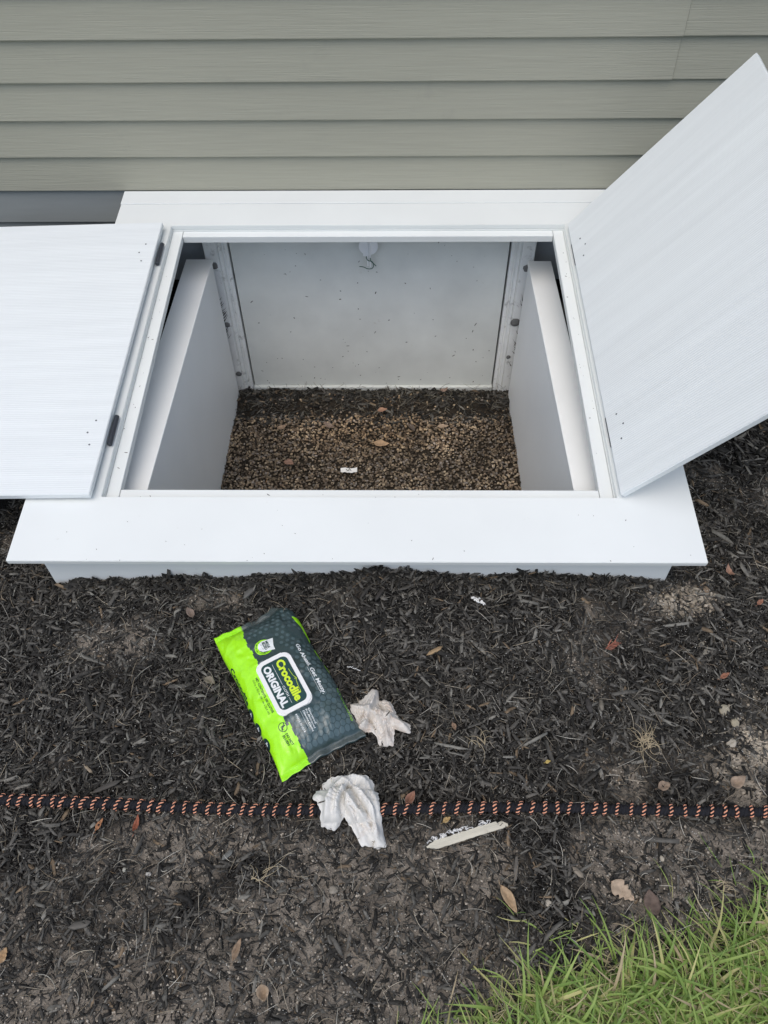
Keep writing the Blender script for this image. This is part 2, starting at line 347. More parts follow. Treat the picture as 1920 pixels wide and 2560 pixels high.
# scratchy mould streaks on the casings
V, Fc = [], []
for _ in range(46):
    left = _ < 32
    z = random.gauss(-.17,.07) if left else random.uniform(-.4,0); x = (-.592 if left else .430)+random.uniform(0,.012)*(1 if left else -1)
    L_ = random.uniform(.008,.03); an = math.radians(random.uniform(40,70)) if left else math.radians(random.uniform(90,140)); w_ = random.uniform(.0006,.0018); k = len(V)
    dx, dz = math.cos(an)*L_, math.sin(an)*L_; px, pz = -math.sin(an)*w_, math.cos(an)*w_
    V += [(x-px,2.1217,z-pz),(x+px,2.1217,z+pz),(x+dx,2.1217,z+dz),(x+dx*.5-px*.6,2.1205,z+dz*.5-pz*.6)]; Fc += [(k,k+1,k+2,k+3)]
kind(obj('mould_streaks', mesh('streak', V, Fc), MS['mud'], cdr), 'stuff')
pts = [(random.uniform(-.49,.34), 2.1398, -.44+.6*random.random()**1.4) for _ in range(85)]
V, Fc = flakes(pts, 'y', (.0008,.0028))
kind(obj('mud_flecks', mesh('flecks', V, Fc), MS['mud'], cdr), 'stuff')
lt = box(-.1005, -.0785, 2.126, 2.1385, .096, .20, .0008)
latch = obj('latch', lt, MS['clip'], cdr)
bm = bmesh.new(); bmesh.ops.create_cone(bm, segments=32, radius1=.030, radius2=.030, depth=.006, cap_ends=True)
obj('disc', bm_mesh(bm), MS['clip'], latch, Matrix.Translation((-.083, 2.120, .136)) @ Matrix.Rotation(math.pi/2, 4, 'X'))
obj('prong', box(-.0875, -.0838, 2.112, 2.121, .070, .2, .0008), MS['clip'], latch)
obj('prong', box(-.0802, -.0765, 2.112, 2.121, .066, .2, .0008), MS['clip'], latch)
bm = bmesh.new(); bmesh.ops.create_cone(bm, segments=16, radius1=.0048, radius2=.0048, depth=.001, cap_ends=True)
obj('screw_hole', bm_mesh(bm), MS['screw'], latch, Matrix.Translation((-.0935, 2.1255, .118)) @ Matrix.Rotation(math.pi/2, 4, 'X'))
# green wire twisted round the prongs
def cpx(x, y, Y):       # point at depth Y from a position measured in the photograph
    d = _f+_r2*((x-960)/CF)-_u2*((y-1280)/CF); return Vector((0, 0, CH))+d*(Y/d.y)
def smooth_path(P, n=6):
    P = [Vector(p) for p in P]; R = []
    for i in range(len(P)-1):
        a = P[max(i-1,0)]; b = P[i]; c = P[i+1]; d = P[min(i+2,len(P)-1)]
        for k in range(n):
            t = k/n; R.append(.5*((2*b)+(c-a)*t+(2*a-5*b+4*c-d)*t*t+(3*b-a-3*c+d)*t**3))
    R.append(P[-1]); return R
q = .1085
w1 = [(700,565),(700,610),(740,655),(790,665),(788,600)]; w2 = [(790,660),(845,700),(862,760),(850,820),(800,848),(720,845),(640,808),(540,795)]; w3 = [(800,672),(850,715),(925,785)]
V, Fc = join([tube(smooth_path([cpx(840+x*q, 580+y*q, 2.108) for x, y in wv]), .0013, 6) for wv in (w1, w2, w3)])
tag(obj('twisted_wire', mesh('wire', V, Fc, True), MS['wire']), 'green twisted wire hanging from the latch of the crawl space door', 'wire')
# ------------------------------------------------------------------ well floor
def wz(x, y):
    return -.452+(fbm(x, y, 9, 3, 40)-.5)*.02-.004*np.exp(-((y-2.12)/.04)**2)+.010*np.exp(-((y-2.055)/.03)**2)-.014*np.exp(-((y-2.00)/.025)**2)-.02*np.clip((1.75-y), 0, 1)*0
xs = np.arange(-.60, .45, .012); ys = np.arange(.95, 2.17, .012); A, B = np.meshgrid(xs, ys); Z = wz(A, B)-.004
idx = np.arange(A.size).reshape(A.shape); Fq = np.stack([idx[:-1,:-1], idx[:-1,1:], idx[1:,1:], idx[1:,:-1]], -1).reshape(-1, 4)
kind(obj('well_floor', mesh('wf', np.stack([A,B,Z],-1).reshape(-1,3), Fq, True, np.tile([.045,.037,.028],(A.size,1))), MS['soil']), 'structure')
def ico():
    bm = bmesh.new(); bmesh.ops.create_icosphere(bm, subdivisions=2, radius=1); v = np.array([p.co[:] for p in bm.verts]); f = np.array([[q.index for q in a.verts] for a in bm.faces]); bm.free(); return v, f
def ico1():
    bm = bmesh.new(); bmesh.ops.create_icosphere(bm, subdivisions=1, radius=1); v = np.array([p.co[:] for p in bm.verts]); f = np.array([[q.index for q in a.verts] for a in bm.faces]); bm.free(); return v, f
def ico0():
    bm = bmesh.new(); bmesh.ops.create_icosphere(bm, subdivisions=1, radius=1)
    v = np.array([p.co[:] for p in bm.verts])
    f = np.array([[q.index for q in a.verts] for a in bm.faces]); bm.free()
    return v, f
def rotmat(yaw, pitch, roll):
    cy_, sy = np.cos(yaw), np.sin(yaw); cp, sp = np.cos(pitch), np.sin(pitch); cr, sr = np.cos(roll), np.sin(roll)
    R = np.empty((len(yaw), 3, 3))
    R[:,0,0]=cy_*cp; R[:,0,1]=cy_*sp*sr-sy*cr; R[:,0,2]=cy_*sp*cr+sy*sr
    R[:,1,0]=sy*cp; R[:,1,1]=sy*sp*sr+cy_*cr; R[:,1,2]=sy*sp*cr-cy_*sr
    R[:,2,0]=-sp; R[:,2,1]=cp*sr; R[:,2,2]=cp*cr
    return R
def scatter(bv, bf, pos, scl, R, col, jit=0.0):
    n = len(pos); nv = len(bv)
    b = np.broadcast_to(bv, (n, nv, 3)).copy()
    if jit: b *= 1+RNG.uniform(-jit, jit, (n, nv, 1))
    b = b*scl[:, None, :]; b = np.einsum('nij,nvj->nvi', R, b)+pos[:, None, :]
    F_ = (bf[None]+(np.arange(n)*nv)[:, None, None]).reshape(-1, bf.shape[1])
    return b.reshape(-1, 3), F_, np.repeat(col, nv, 0)
def pebbles(n, X, Y, zf, r0, r1, pal, b=None, sink=.3):
    bv, bf = b or ico1(); r = RNG.uniform(r0, r1, n)
    scl = np.stack([r*RNG.uniform(.9,1.3,n), r*RNG.uniform(.7,1,n), r*RNG.uniform(.45,.75,n)], -1)
    R = rotmat(RNG.uniform(0, 6.28, n), RNG.normal(0,.35,n), RNG.normal(0,.35,n))
    pal = np.array(pal); c = pal[RNG.integers(0, len(pal), n)]*RNG.uniform(.6,1.25,(n,1))
    pos = np.stack([X, Y, zf+r*(.6-sink)], -1)
    return scatter(bv, bf, pos, scl, R, c, .12)
N = 17000
X = RNG.uniform(-.585,.43,N); Y = RNG.uniform(1.25,2.10,N); keep = (Y < 1.975+.03*RNG.standard_normal(N)-.03*fbm(X,Y,10,2,3)) ; keep |= RNG.random(N) < .05
X, Y = X[keep], Y[keep]
V, Fq, Cc = pebbles(len(X), X, Y, wz(X,Y)+RNG.uniform(-.002,.006,len(X)), .0026, .0060, [(.40,.32,.23),(.50,.41,.29),(.27,.21,.155),(.33,.29,.24),(.58,.49,.36),(.15,.12,.09),(.38,.35,.32),(.19,.15,.11)], b=ico0())
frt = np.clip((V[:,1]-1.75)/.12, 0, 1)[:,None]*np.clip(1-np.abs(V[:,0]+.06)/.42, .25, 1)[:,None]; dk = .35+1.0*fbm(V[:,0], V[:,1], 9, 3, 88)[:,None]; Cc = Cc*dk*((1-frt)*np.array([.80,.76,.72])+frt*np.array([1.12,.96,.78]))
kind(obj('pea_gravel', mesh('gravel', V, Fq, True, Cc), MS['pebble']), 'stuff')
# ------------------------------------------------------------------ mulch chips
CHIP_V = np.array([(-.5,-.12,-.3),(-.22,-.5,-.5),(.25,-.45,-.5),(.5,.1,-.2),(.28,.5,-.5),(-.25,.42,-.5),
                   (-.46,-.08,.3),(-.22,-.42,.5),(.25,-.4,.45),(.46,.08,.3),(.26,.42,.5),(-.24,.36,.4)])
def _cf():
    f = []
    for i in range(6): j = (i+1) % 6; f += [(i,j,6+j),(i,6+j,6+i)]
    f += [(6,7,11),(7,8,11),(8,10,11),(8,9,10)]+[(0,5,1),(5,4,1),(4,2,1),(4,3,2)]
    return np.array(f)
CHIP_F = _cf()
def small_template(k):
    t = [[(-.5,-.4),(.46,-.5),(.5,.35),(-.42,.5)],[(-.5,-.1),(.3,-.5),(.5,.1),(-.3,.45)],[(-.5,-.45),(.5,-.15),(.42,.3),(-.5,.4)]][k]
    V = [(x, y, z) for (x, y), z in zip(t, (.3,.5,.2,.5))]+[(x, y*1.06, -.5) for x, y in t]
    f = [(0,1,2),(0,2,3)]
    for i in range(4): j = (i+1) % 4; f += [(4+i, 4+j, j), (4+i, j, i)]
    return np.array(V), np.array(f)
ST = [small_template(k) for k in range(3)]
def chip_template(k):           # split wood: blunt or torn ends, slight bow; underside left open to the soil
    ends = [((-.5,-.46),(-.46,.44),(.48,-.40),(.5,.46)), ((-.5,-.30),(-.40,.46),(.42,-.46),(.5,.20)), ((-.5,.0),(-.34,.46),(.5,-.42),(.40,.44)), ((-.5,-.44),(-.30,.48),(.36,-.46),(.5,.08)), ((-.5,-.1),(-.45,.18),(.46,-.2),(.5,.12))][k]
    (a, b, c, d) = ends; bow = [.0,.35,-.4,.6,.8][k]
    top = [a, (-.17,-.5+bow*.3), (.17,-.46+bow*.3), c, d, (.17,.48+bow*.3), (-.17,.5+bow*.3), b]
    zt = [.15,.5,.42,.1,.2,.4,.5,.05]
    V = [(x, y, z) for (x, y), z in zip(top, zt)]+[(x*1.0, y*1.06, -.5) for x, y in top]
    f = [(0,1,6),(0,6,7),(1,2,5),(1,5,6),(2,3,4),(2,4,5)]
    for i in range(8): j = (i+1) % 8; f += [(8+i, 8+j, j), (8+i, j, i)]
    return np.array(V), np.array(f)
CT = [chip_template(k) for k in range(5)]
def chips(n, X, Y, Z, lmin=.006, lmax=.05, tilt=.22, pale=.12):
    out = []; kk = RNG.integers(0, 5, n)
    for k in range(5):
        m = kk == k
        if m.sum(): out.append(chips1(CT[k], int(m.sum()), X[m], Y[m], Z[m], lmin, lmax, tilt, pale))
    return cat(out)
def chips1(T_, n, X, Y, Z, lmin, lmax, tilt, pale):
    L_ = lmin*.6+(lmax-lmin*.6)*RNG.random(n)**3.4; W_ = L_*RNG.uniform(.05,.22,n)+.0005; W_ = np.minimum(W_, .0078); TT = np.minimum(W_*RNG.uniform(.25,.7,n), .003)
    R = rotmat(RNG.uniform(0, 6.28, n), RNG.normal(0, tilt, n), RNG.normal(0, .5, n))
    g = (.018+.115*RNG.random(n)**2.3)*(.72+.6*fbm(X, Y, 14, 2, 71))
    c = np.stack([g*1.07, g, g*.87], -1); p = RNG.random(n)
    m1 = p < pale; c[m1] = np.stack([np.full(n,.19), np.full(n,.18), np.full(n,.155)], -1)[m1]*RNG.uniform(.5,1.25,(m1.sum(),1))
    m2 = (p > .985); c[m2] = np.array([.19,.14,.09])*RNG.uniform(.6,1.3,(m2.sum(),1))
    sm = L_ < .016; P_ = np.stack([X,Y,Z],-1); S_ = np.stack([L_,W_,TT],-1); S3 = ST[RNG.integers(0,3)]; out = []
    if sm.any(): out.append(scatter(S3[0], S3[1], P_[sm], S_[sm], R[sm], c[sm], .2))
    if (~sm).any(): out.append(scatter(T_[0], T_[1], P_[~sm], S_[~sm], R[~sm], c[~sm], .16))
    return cat(out)
def fibres(n, X, Y, Z, lmin, lmax, w0, w1, cols, curl=1.0):
    L_ = RNG.uniform(lmin, lmax, n); w_ = RNG.uniform(w0, w1, n); a = RNG.uniform(0, 6.28, n); k = RNG.normal(0, 1.0*curl, n); K = 4 if curl == 1.0 else 7
    V = np.zeros((n, K, 3, 3)); px = X.copy(); py = Y.copy(); h = RNG.uniform(.001,.007,n); ph = RNG.uniform(0,6.28,n)
    for i in range(K):
        t = i/(K-1); an = a+k*t; ww = w_*(1-.5*abs(2*t-1)); zz = Z+h*np.sin(ph+3*t)
        nx_, ny_ = -np.sin(an), np.cos(an)
        V[:,i,0] = np.stack([px+nx_*ww, py+ny_*ww, zz],-1); V[:,i,1] = np.stack([px-nx_*ww, py-ny_*ww, zz],-1); V[:,i,2] = np.stack([px, py, zz+ww*1.3],-1)
        px = px+np.cos(an)*L_/(K-1); py = py+np.sin(an)*L_/(K-1)
    f = []
    for i in range(K-1):
        for j in range(3): q = (j+1) % 3; f.append((i*3+j, i*3+q, i*3+3+q, i*3+3+j))
    f = np.array(f); Fq = (f[None]+(np.arange(n)*K*3)[:, None, None]).reshape(-1, 4)
    cols = np.array(cols); c = cols[RNG.integers(0, len(cols), n)]*RNG.uniform(.6,1.25,(n,1))
    return V.reshape(-1,3), Fq, np.repeat(c, K*3, 0)
def outside(X, Y): return ~((X > FX0-.002) & (X < FX1+.002) & (Y > FY-.001)) & (Y < YW-.01)
def vis_pts(n, x0=-.95, x1=.95, y0=.02, y1=1.28):
    X = RNG.uniform(x0, x1, n); Y = RNG.uniform(y0, y1, n); m = outside(X, Y); return X[m], Y[m]
def cat(L_):
    V = []; F_ = []; C = []; k = 0
    for v, f, c in L_: V.append(v); F_.append(f+k); C.append(c); k += len(v)
    return np.concatenate(V), np.concatenate(F_), np.concatenate(C)
sets = []
X, Y = vis_pts(165000); b = bare(X, Y); g = Y < grass_edge(X)-.03
m = (RNG.random(len(X)) > b*.56) & ~(g & (RNG.random(len(X)) < .7)); X, Y = X[m], Y[m]; b = b[m]
sets.append(chips(len(X), X, Y, gz(X,Y)+RNG.uniform(-.002,.008,len(X))*(1-.8*b), .005, .033))
X, Y = vis_pts(1700); b = bare(X, Y); m = (RNG.random(len(X)) > b*.85) & (Y > grass_edge(X)); X, Y = X[m], Y[m]
sets.append(chips(len(X), X, Y, gz(X,Y)+RNG.uniform(.003,.009,len(X)), .025, .075, .12, .22))
# against the front panel chips stand more steeply
X = RNG.uniform(FX0, FX1, 2200); Y = FY-.002-.03*RNG.random(2200)**1.5
sets.append(chips(2200, X, Y, gz(X,Y)+RNG.uniform(0,.008,2200), .012, .05, .6, .05))
# margins out of the frame
X = RNG.uniform(-1.7,1.7,12000); Y = RNG.uniform(-.1,2.1,12000); X = np.concatenate([X, RNG.uniform(.6,1.35,9000)]); Y = np.concatenate([Y, RNG.uniform(1.1,1.8,9000)]); m = outside(X,Y) & ((abs(X) > .95) | (Y > 1.27) | (Y < .02)) & (Y > grass_edge(X)-.02); X, Y = X[m], Y[m]
sets.append(chips(len(X), X, Y, gz(X,Y)+RNG.uniform(0,.008,len(X)), .012, .05))
V, Fq, Cc = cat(sets)
kind(obj('mulch_chips', mesh('mulch', V, Fq, False, Cc), MS['mulch']), 'stuff')
X, Y = vis_pts(38000); m = RNG.random(len(X)) > bare(X,Y)*.5; X, Y = X[m], Y[m]
V, Fq, Cc = fibres(len(X), X, Y, gz(X,Y)+RNG.uniform(.001,.009,len(X)), .006, .028, .00025, .0007, [(.055,.05,.043),(.095,.085,.072),(.15,.133,.11),(.035,.032,.028),(.26,.235,.19),(.065,.058,.05)])
kind(obj('mulch_fibres', mesh('mulch_fibre', V, Fq, False, Cc), MS['mulch']), 'stuff')
X, Y = vis_pts(1900); m = Y > grass_edge(X)-.02; X, Y = X[m], Y[m]
V, Fq, Cc = fibres(len(X), X, Y, gz(X,Y)+RNG.uniform(.006,.012,len(X)), .012, .055, .0003, .0006, [(.55,.48,.37),(.62,.58,.49),(.42,.35,.25),(.30,.24,.17)], .75)
kind(obj('dry_straw', mesh('straw', V, Fq, False, Cc), MS['straw']), 'stuff')
# soil crumbs on the bare patches and pale specks among the chips
X, Y = vis_pts(85000); b = bare(X,Y); m = RNG.random(len(X)) < b*.9+.05; X, Y, b = X[m], Y[m], b[m]
sd_ = np.clip(np.exp(-((X-.70)/.10)**2-((Y-.62)/.14)**2)+np.exp(-((X-.64)/.07)**2-((Y-.90)/.04)**2), 0, 1)
oc = np.array([(1,0,0),(-1,0,0),(0,1,0),(0,-1,0),(0,0,1),(0,0,-1.)]); of = np.array([(0,2,4),(2,1,4),(1,3,4),(3,0,4),(2,0,5),(1,2,5),(3,1,5),(0,3,5)])
n = len(X); r = .0006+.0028*RNG.random(n)**3
col = (1-sd_[:,None])*np.array([.36,.315,.255])+sd_[:,None]*np.array([.46,.40,.31]); col = col*RNG.uniform(.35,1.5,(n,1))
v1 = scatter(oc, of, np.stack([X,Y,gz(X,Y)+r*.5],-1), np.stack([r,r*.9,r*.8],-1), rotmat(RNG.uniform(0,6.28,n),RNG.normal(0,.5,n),RNG.normal(0,.5,n)), col, .3)
X, Y = vis_pts(16000); cl = fbm(X, Y, 9, 3, 77) > .52; m = cl | (RNG.random(len(X)) < .15); X, Y = X[m], Y[m]; n = len(X); r = RNG.uniform(.0005,.0013,n)
v2 = scatter(oc, of, np.stack([X,Y,gz(X,Y)+RNG.uniform(.003,.010,n)],-1), np.stack([r,r,r*.6],-1), rotmat(RNG.uniform(0,6.28,n),RNG.normal(0,.5,n),RNG.normal(0,.5,n)), np.tile([.62,.6,.55],(n,1))*RNG.uniform(.5,1.1,(n,1)), .2)
V, Fq, Cc = cat([v1, v2]); kind(obj('soil_crumbs', mesh('crumbs', V, Fq, False, Cc), MS['pebble']), 'stuff')
# mulch and litter in the well
N = 3200; X = RNG.uniform(-.585,.43,N); Y = 2.125-.19*RNG.random(N)**1.3
a = chips(N, X, Y, wz(X,Y)+RNG.uniform(-.002,.005,N), .01, .05, .18, .1)
N = 1500; X = RNG.uniform(-.585,.43,N); Y = RNG.uniform(1.3,2.05,N); m = fbm(X,Y,8,2,55) > .42; X, Y = X[m], Y[m]
b_ = chips(len(X), X, Y, wz(X,Y)+RNG.uniform(.004,.010,len(X)), .01, .04, .2, .15); b_[2][:] *= np.array([1.5,1.25,1.0])
c_ = fibres(420, RNG.uniform(-.58,.42,420), 2.12-.14*RNG.random(420), np.full(420,-.442)+RNG.uniform(0,.01,420), .015,.05,.0004,.0009, [(.2,.17,.13),(.1,.09,.07),(.3,.27,.2)])
V, Fq, Cc = cat([a, b_]); kind(obj('well_mulch', mesh('wellmulch', V, Fq, False, Cc), MS['mulch']), 'stuff')
kind(obj('well_roots', mesh('wellroots', c_[0], c_[1], False, c_[2]), MS['straw']), 'stuff')
# ------------------------------------------------------------------ leaves and litter
def leaf_mesh(L_, W_, curl, fold, torn=0, point=1.0):
    nu, nv = 12, 7; V = []; Fc = []
    for i in range(nu):
        t = i/(nu-1); wd = W_*max(.02, math.sin(math.pi*t**.85)**(.8*point))
        if torn and t > .35: wd *= 1-torn*abs(math.sin(t*17))*.6
        for j in range(nv):
            s = -1+2*j/(nv-1)
            z = fold*abs(s)*wd+curl*(t-.5)**2*L_+.0012*math.sin(9*t+4*s)+.0008*math.sin(23*t)
            V.append(((t-.5)*L_, s*wd*.5+.03*L_*math.sin(3*t), z))
    for i in range(nu-1):
        for j in range(nv-1): a = i*nv+j; Fc.append((a, a+1, a+nv+1, a+nv))
    sv, sf = tube([(-.5*L_,0,0),(-.62*L_,.02*L_,.002),(-.72*L_,.06*L_,.001)], .0005, 4)
    k = len(V); V += sv; Fc += [tuple(i+k for i in f) for f in sf]
    return V, Fc
_leafm = {}
def leafmat(col):
    if col not in _leafm: _leafm[col] = mat('dry_leaf', tuple(.8*c+.2*sum(col)/3*.9 for c in col), .65, .3, var=.4, vscale=90, grime=(120,.6,tuple(c*.3 for c in col),.6), trans=.15)
    return _leafm[col]
def leaf(x, y, L_, W_, yaw, col, label, z=None, curl=.5, fold=.3, torn=0, tilt=0, point=1.0):
    V, Fc = leaf_mesh(L_, W_, curl, fold, torn, point)
    zz = (float(gz(x, y))+.010) if z is None else z
    o = obj('fallen_leaf', mesh('leaf', V, Fc, True), leafmat(col), None, Matrix.Translation((x, y, zz)) @ Matrix.Rotation(math.radians(yaw), 4, 'Z') @ Matrix.Rotation(math.radians(tilt), 4, 'Y'))
    so_ = o.modifiers.new('t', 'SOLIDIFY'); so_.thickness = .0004
    tag(o, label, 'leaf', 'fallen leaves')
tan, orr, br_, red, pal = (.50,.33,.17), (.52,.22,.08), (.20,.13,.09), (.42,.12,.05), (.50,.42,.30)
leaf(.194,.302,.048,.018,-62,tan,'long tan leaf with blackened tip lying below the white splinter')
leaf(.388,.316,.044,.034,-40,(.55,.40,.26),'torn pale tan leaf with ragged notch beside the brown oval leaf',torn=.8,fold=.1)
leaf(.436,.300,.040,.028,95,(.17,.115,.085),'dull brown oval leaf at the tip of the grass blades',fold=.1)
leaf(.751,.971,.030,.014,100,(.45,.24,.15),'curled orange brown leaf to the right of the cover corner',curl=2)
leaf(.794,.890,.022,.010,40,(.42,.18,.10),'small rusty leaf near the right edge above the sandy patch')
leaf(.672,.718,.026,.010,30,(.40,.16,.08),'narrow reddish leaf among dark chips at the right edge')
leaf(.499,.494,.026,.018,20,(.33,.23,.15),'small flat oval leaf just above the cord, brown')
leaf(.636,.502,.036,.022,30,(.42,.30,.20),'curled beige leaf with twig just above the cord at right',curl=1.5)
leaf(-.254,.223,.034,.012,75,(.36,.24,.14),'pointed tan leaf with long stem on mulch at lower left')
leaf(-.205,.163,.024,.020,-70,(.48,.34,.21),'rounded folded tan leaf near the bottom of the bed',curl=2,fold=.6)
leaf(-.530,.418,.024,.009,70,orr,'bright orange sliver leaf under the left end of the cord')
leaf(-.462,.419,.030,.010,85,red,'dark red shrivelled leaf under the cord at left',curl=1.5)
leaf(-.636,.212,.024,.018,80,(.52,.32,.14),'light orange tan leaf at the left edge of the bed',torn=.4)
leaf(.031,.468,.030,.016,60,(.42,.20,.12),'rusty folded leaf beside the pale wipe on the cord',curl=1.4,fold=.7)
leaf(.096,.433,.018,.009,35,(.60,.40,.14),'small yellow leaf between the cord and the white splinter')
leaf(.117,.607,.016,.009,-70,(.35,.22,.13),'tiny brown leaf right of the upper wipe')
leaf(.290,.537,.012,.006,20,(.75,.55,.12),'tiny bright yellow leaf above the cord')
leaf(-.375,.700,.026,.016,-25,(.26,.22,.15),'dull olive leaf on mulch left of the green wipes pack')
leaf(-.440,.855,.030,.016,-55,(.28,.20,.15),'curled brown leaf up and left of the wipes pack',curl=1.2)
leaf(-.046,1.816,.055,.030,-5,(.55,.34,.17),'tan leaf on the middle of the gravel inside the well',z=-.432,fold=.15)
leaf(-.044,1.985,.036,.022,20,(.52,.27,.15),'small orange leaf on gravel near the crawl space door',z=-.432)
leaf(-.395,1.896,.036,.020,30,(.45,.30,.18),'tan curled leaf on the gravel at the left of the well',z=-.434,curl=1.2)
leaf(-.356,1.729,.036,.026,-20,(.36,.20,.13),'brown leaf on gravel low at the left of the well',z=-.436)
leaf(.180,2.085,.034,.018,30,(.42,.28,.2),'wrinkled brown leaf at the foot of the crawl space door',z=-.428,curl=1.6)
leaf(.170,1.905,.040,.022,10,(.50,.35,.22),'pale leaf scrap on gravel at the right of the well',z=-.436,torn=.5)
leaf(-.23,1.905,.045,.020,-35,(.34,.24,.17),'twisted brown leaf left of centre on the well gravel',z=-.436,curl=1.3)
leaf(.06,1.90,.040,.018,-60,(.16,.12,.09),'dark brown leaf right of centre on the well gravel',z=-.436)
# red conifer sprig
pts = []
for k in range(9):
    t = k/8; b0 = Vector((t*.022, t*.016, .002)); pts.append(tube([b0, b0+Vector((.010, .012*math.sin(k)+.006, .002))], .0006, 4)); pts.append(tube([b0, b0+Vector((.012, -.004, .001))], .0006, 4))
pts.append(tube([(0,0,0),(.024,.018,.002)], .0008, 4)); V, Fc = join(pts)
tag(obj('conifer_sprig', mesh('sprig', V, Fc), leafmat((.50,.16,.09)), None, Matrix.Translation((.444,.783,float(gz(.45,.79))+.010))), 'small salmon red dead conifer sprig lying on black mulch', 'sprig')
# stones and pale lumps
bv2, bf2 = ico()
def stone(x, y, r, col, label, flat=.6, z=None, cat_='stone'):
    r *= .70; col = tuple(c*.72 for c in col)
    v = bv2*np.array([r*1.25, r*.95, r*flat])*(1+.22*(vn(bv2[:,0]*2+x*50, bv2[:,1]*2+y*50+bv2[:,2]*2, 1.2)[:,None]-.5)*2)
    me = mesh('stone', v, bf2, True)
    o = obj('stone', me, mat('stone_surface', col, .85, .2, var=.3, vscale=160, bump=(400,.6,.001)), None, Matrix.Translation((x, y, (float(gz(x,y)) if z is None else z)+r*flat*.5+.003)) @ Matrix.Rotation(x*30, 4, 'Z'))
    tag(o, label, cat_, 'pale stones in the bed')
stone(.690,.928,.010,(.34,.25,.17),'tan oval stone right of the sandy gravel patch')
stone(.648,.796,.008,(.33,.30,.24),'upper grey beige pebble of the pair at the right of the bed')
stone(.654,.778,.010,(.38,.35,.29),'larger lower pebble of the pair at the right of the bed')
stone(.646,.578,.013,(.62,.55,.44),'cream rounded stone above the cord at the far right',.5)
stone(.629,.584,.007,(.60,.52,.40),'small cream stone touching the larger cream one')
stone(.655,.649,.015,(.50,.45,.34),'sandy clod with crumbling edge at the right of the bed',.5)
stone(.668,.621,.013,(.52,.46,.33),'yellowish sandy clod below the other clod',.5)
stone(.471,.372,.006,(.62,.55,.44),'tiny white pebble on bare soil below the cord')
stone(.261,.297,.008,(.58,.52,.42),'pale square crumb between the tan leaves',.5)
stone(-.426,.338,.006,(.65,.62,.56),'tiny white pebble in the mulch at lower left')
stone(-.470,.345,.005,(.62,.60,.50),'very small white pebble left of its twin')
stone(-.103,.317,.010,(.36,.32,.26),'grey flat stone below the lower wipe',.4)
N = 90; X = RNG.normal(.635,.035,N); Y = RNG.normal(.905,.020,N); v1 = pebbles(N, X, Y, gz(X,Y)+.003, .002, .006, [(.36,.3,.22),(.3,.26,.2),(.42,.36,.28),(.24,.2,.16)])
N = 160; X = RNG.normal(.70,.05,N); Y = RNG.normal(.62,.09,N); v2 = pebbles(N, X, Y, gz(X,Y)+.002, .001, .004, [(.46,.39,.3),(.38,.32,.24),(.5,.44,.34)])
V, Fq, Cc = cat([v1, v2]); kind(obj('sandy_gravel', mesh('sandy', V, Fq, True, Cc), MS['pebble']), 'stuff')
# dry grass tufts
def tuft(x, y, n, L_, label, lean):
    P = []
    for k in range(n):
        a = random.gauss(lean, .42)+(math.pi if random.random() < .12 else 0); l = L_*random.uniform(.35,1); c = random.uniform(-2.2,2.2); p = [Vector((random.uniform(-.010,.010),random.uniform(-.012,.008),random.uniform(.001,.006)))]; an = a
        for i in range(6): an += c*.25; p.append(p[-1]+Vector((math.cos(an), math.sin(an), .25*(1-i*.4)))*l/6)
        P.append(tube(p, [.00065*(1-.11*i) for i in range(7)], 4))
    V, Fc = join(P); me = mesh('tuft', V, Fc, True, np.tile([.46,.38,.25],(len(V),1)))
    tag(obj('dry_grass_tuft', me, MS['straw'], None, Matrix.Translation((x, y, float(gz(x,y))+.008))), label, 'dry grass', 'dead grass tufts')
tuft(.484,.578,34,.065,'straw coloured dead grass tuft lying on the mulch right of the pack',1.3)
tuft(.559,.329,14,.035,'small dead grass tuft near the lawn edge at right',.6)
tuft(.165,.570,9,.05,'thin crossed dead grass stems right of the upper wipe',2.2)
tuft(-.235,.335,9,.06,'sprawling pale root strands on the mulch below the cord',.2)
# larger chips that stand out
def bigchip(x, y, L_, W_, yaw, col, label, t=.004):
    b = CHIP_V*np.array([L_, W_, t]); b[:, 2] += .0006*np.sin(b[:,0]*400)
    o = obj('wood_chip', mesh('chip', b, CHIP_F), mat('chip_wood', col, .8, .25, var=.4, vscale=60, stretch=(.15,1.5,1), bump=(150,.7,.002)), None, Matrix.Translation((x, y, float(gz(x,y))+.010)) @ Matrix.Rotation(math.radians(yaw), 4, 'Z'))
    tag(o, label, 'wood chip', 'large mulch chips')
bigchip(.085,.775,.042,.010,28,(.36,.25,.14),'fresh split tan wood chip in the mulch below the front panel')
bigchip(.412,.655,.010,.026,0,(.17,.15,.12),'short grey brown chip standing beside a dark one, right of centre')
bigchip(.388,.655,.013,.034,8,(.055,.05,.045),'broad dark chip standing beside a grey brown one')
bigchip(-.534,.486,.060,.010,25,(.09,.082,.072),'long weathered grey chip above the left end of the cord')
bigchip(-.523,.258,.040,.013,10,(.12,.11,.095),'wide grey chip in the lower left of the bed')
bigchip(.212,.352,.008,.045,-8,(.15,.135,.115),'upright pale grey chip right below the white splinter')
bigchip(-.578,.520,.030,.006,-40,(.30,.24,.17),'thin tan chip at the left above the cord')
bigchip(.318,.346,.026,.010,-50,(.26,.22,.17),'light brown flaky chip on bare soil below the cord')
bigchip(-.292,.369,.026,.010,40,(.17,.17,.155),'small grey flat chip under the lower cloth side of the cord')
bigchip(-.315,.905,.050,.015,55,(.13,.125,.115),'grey slab of wood behind the top end of the wipes pack')
bigchip(-.03,.890,.05,.009,62,(.05,.045,.04),'long black chip leaning near the front panel')
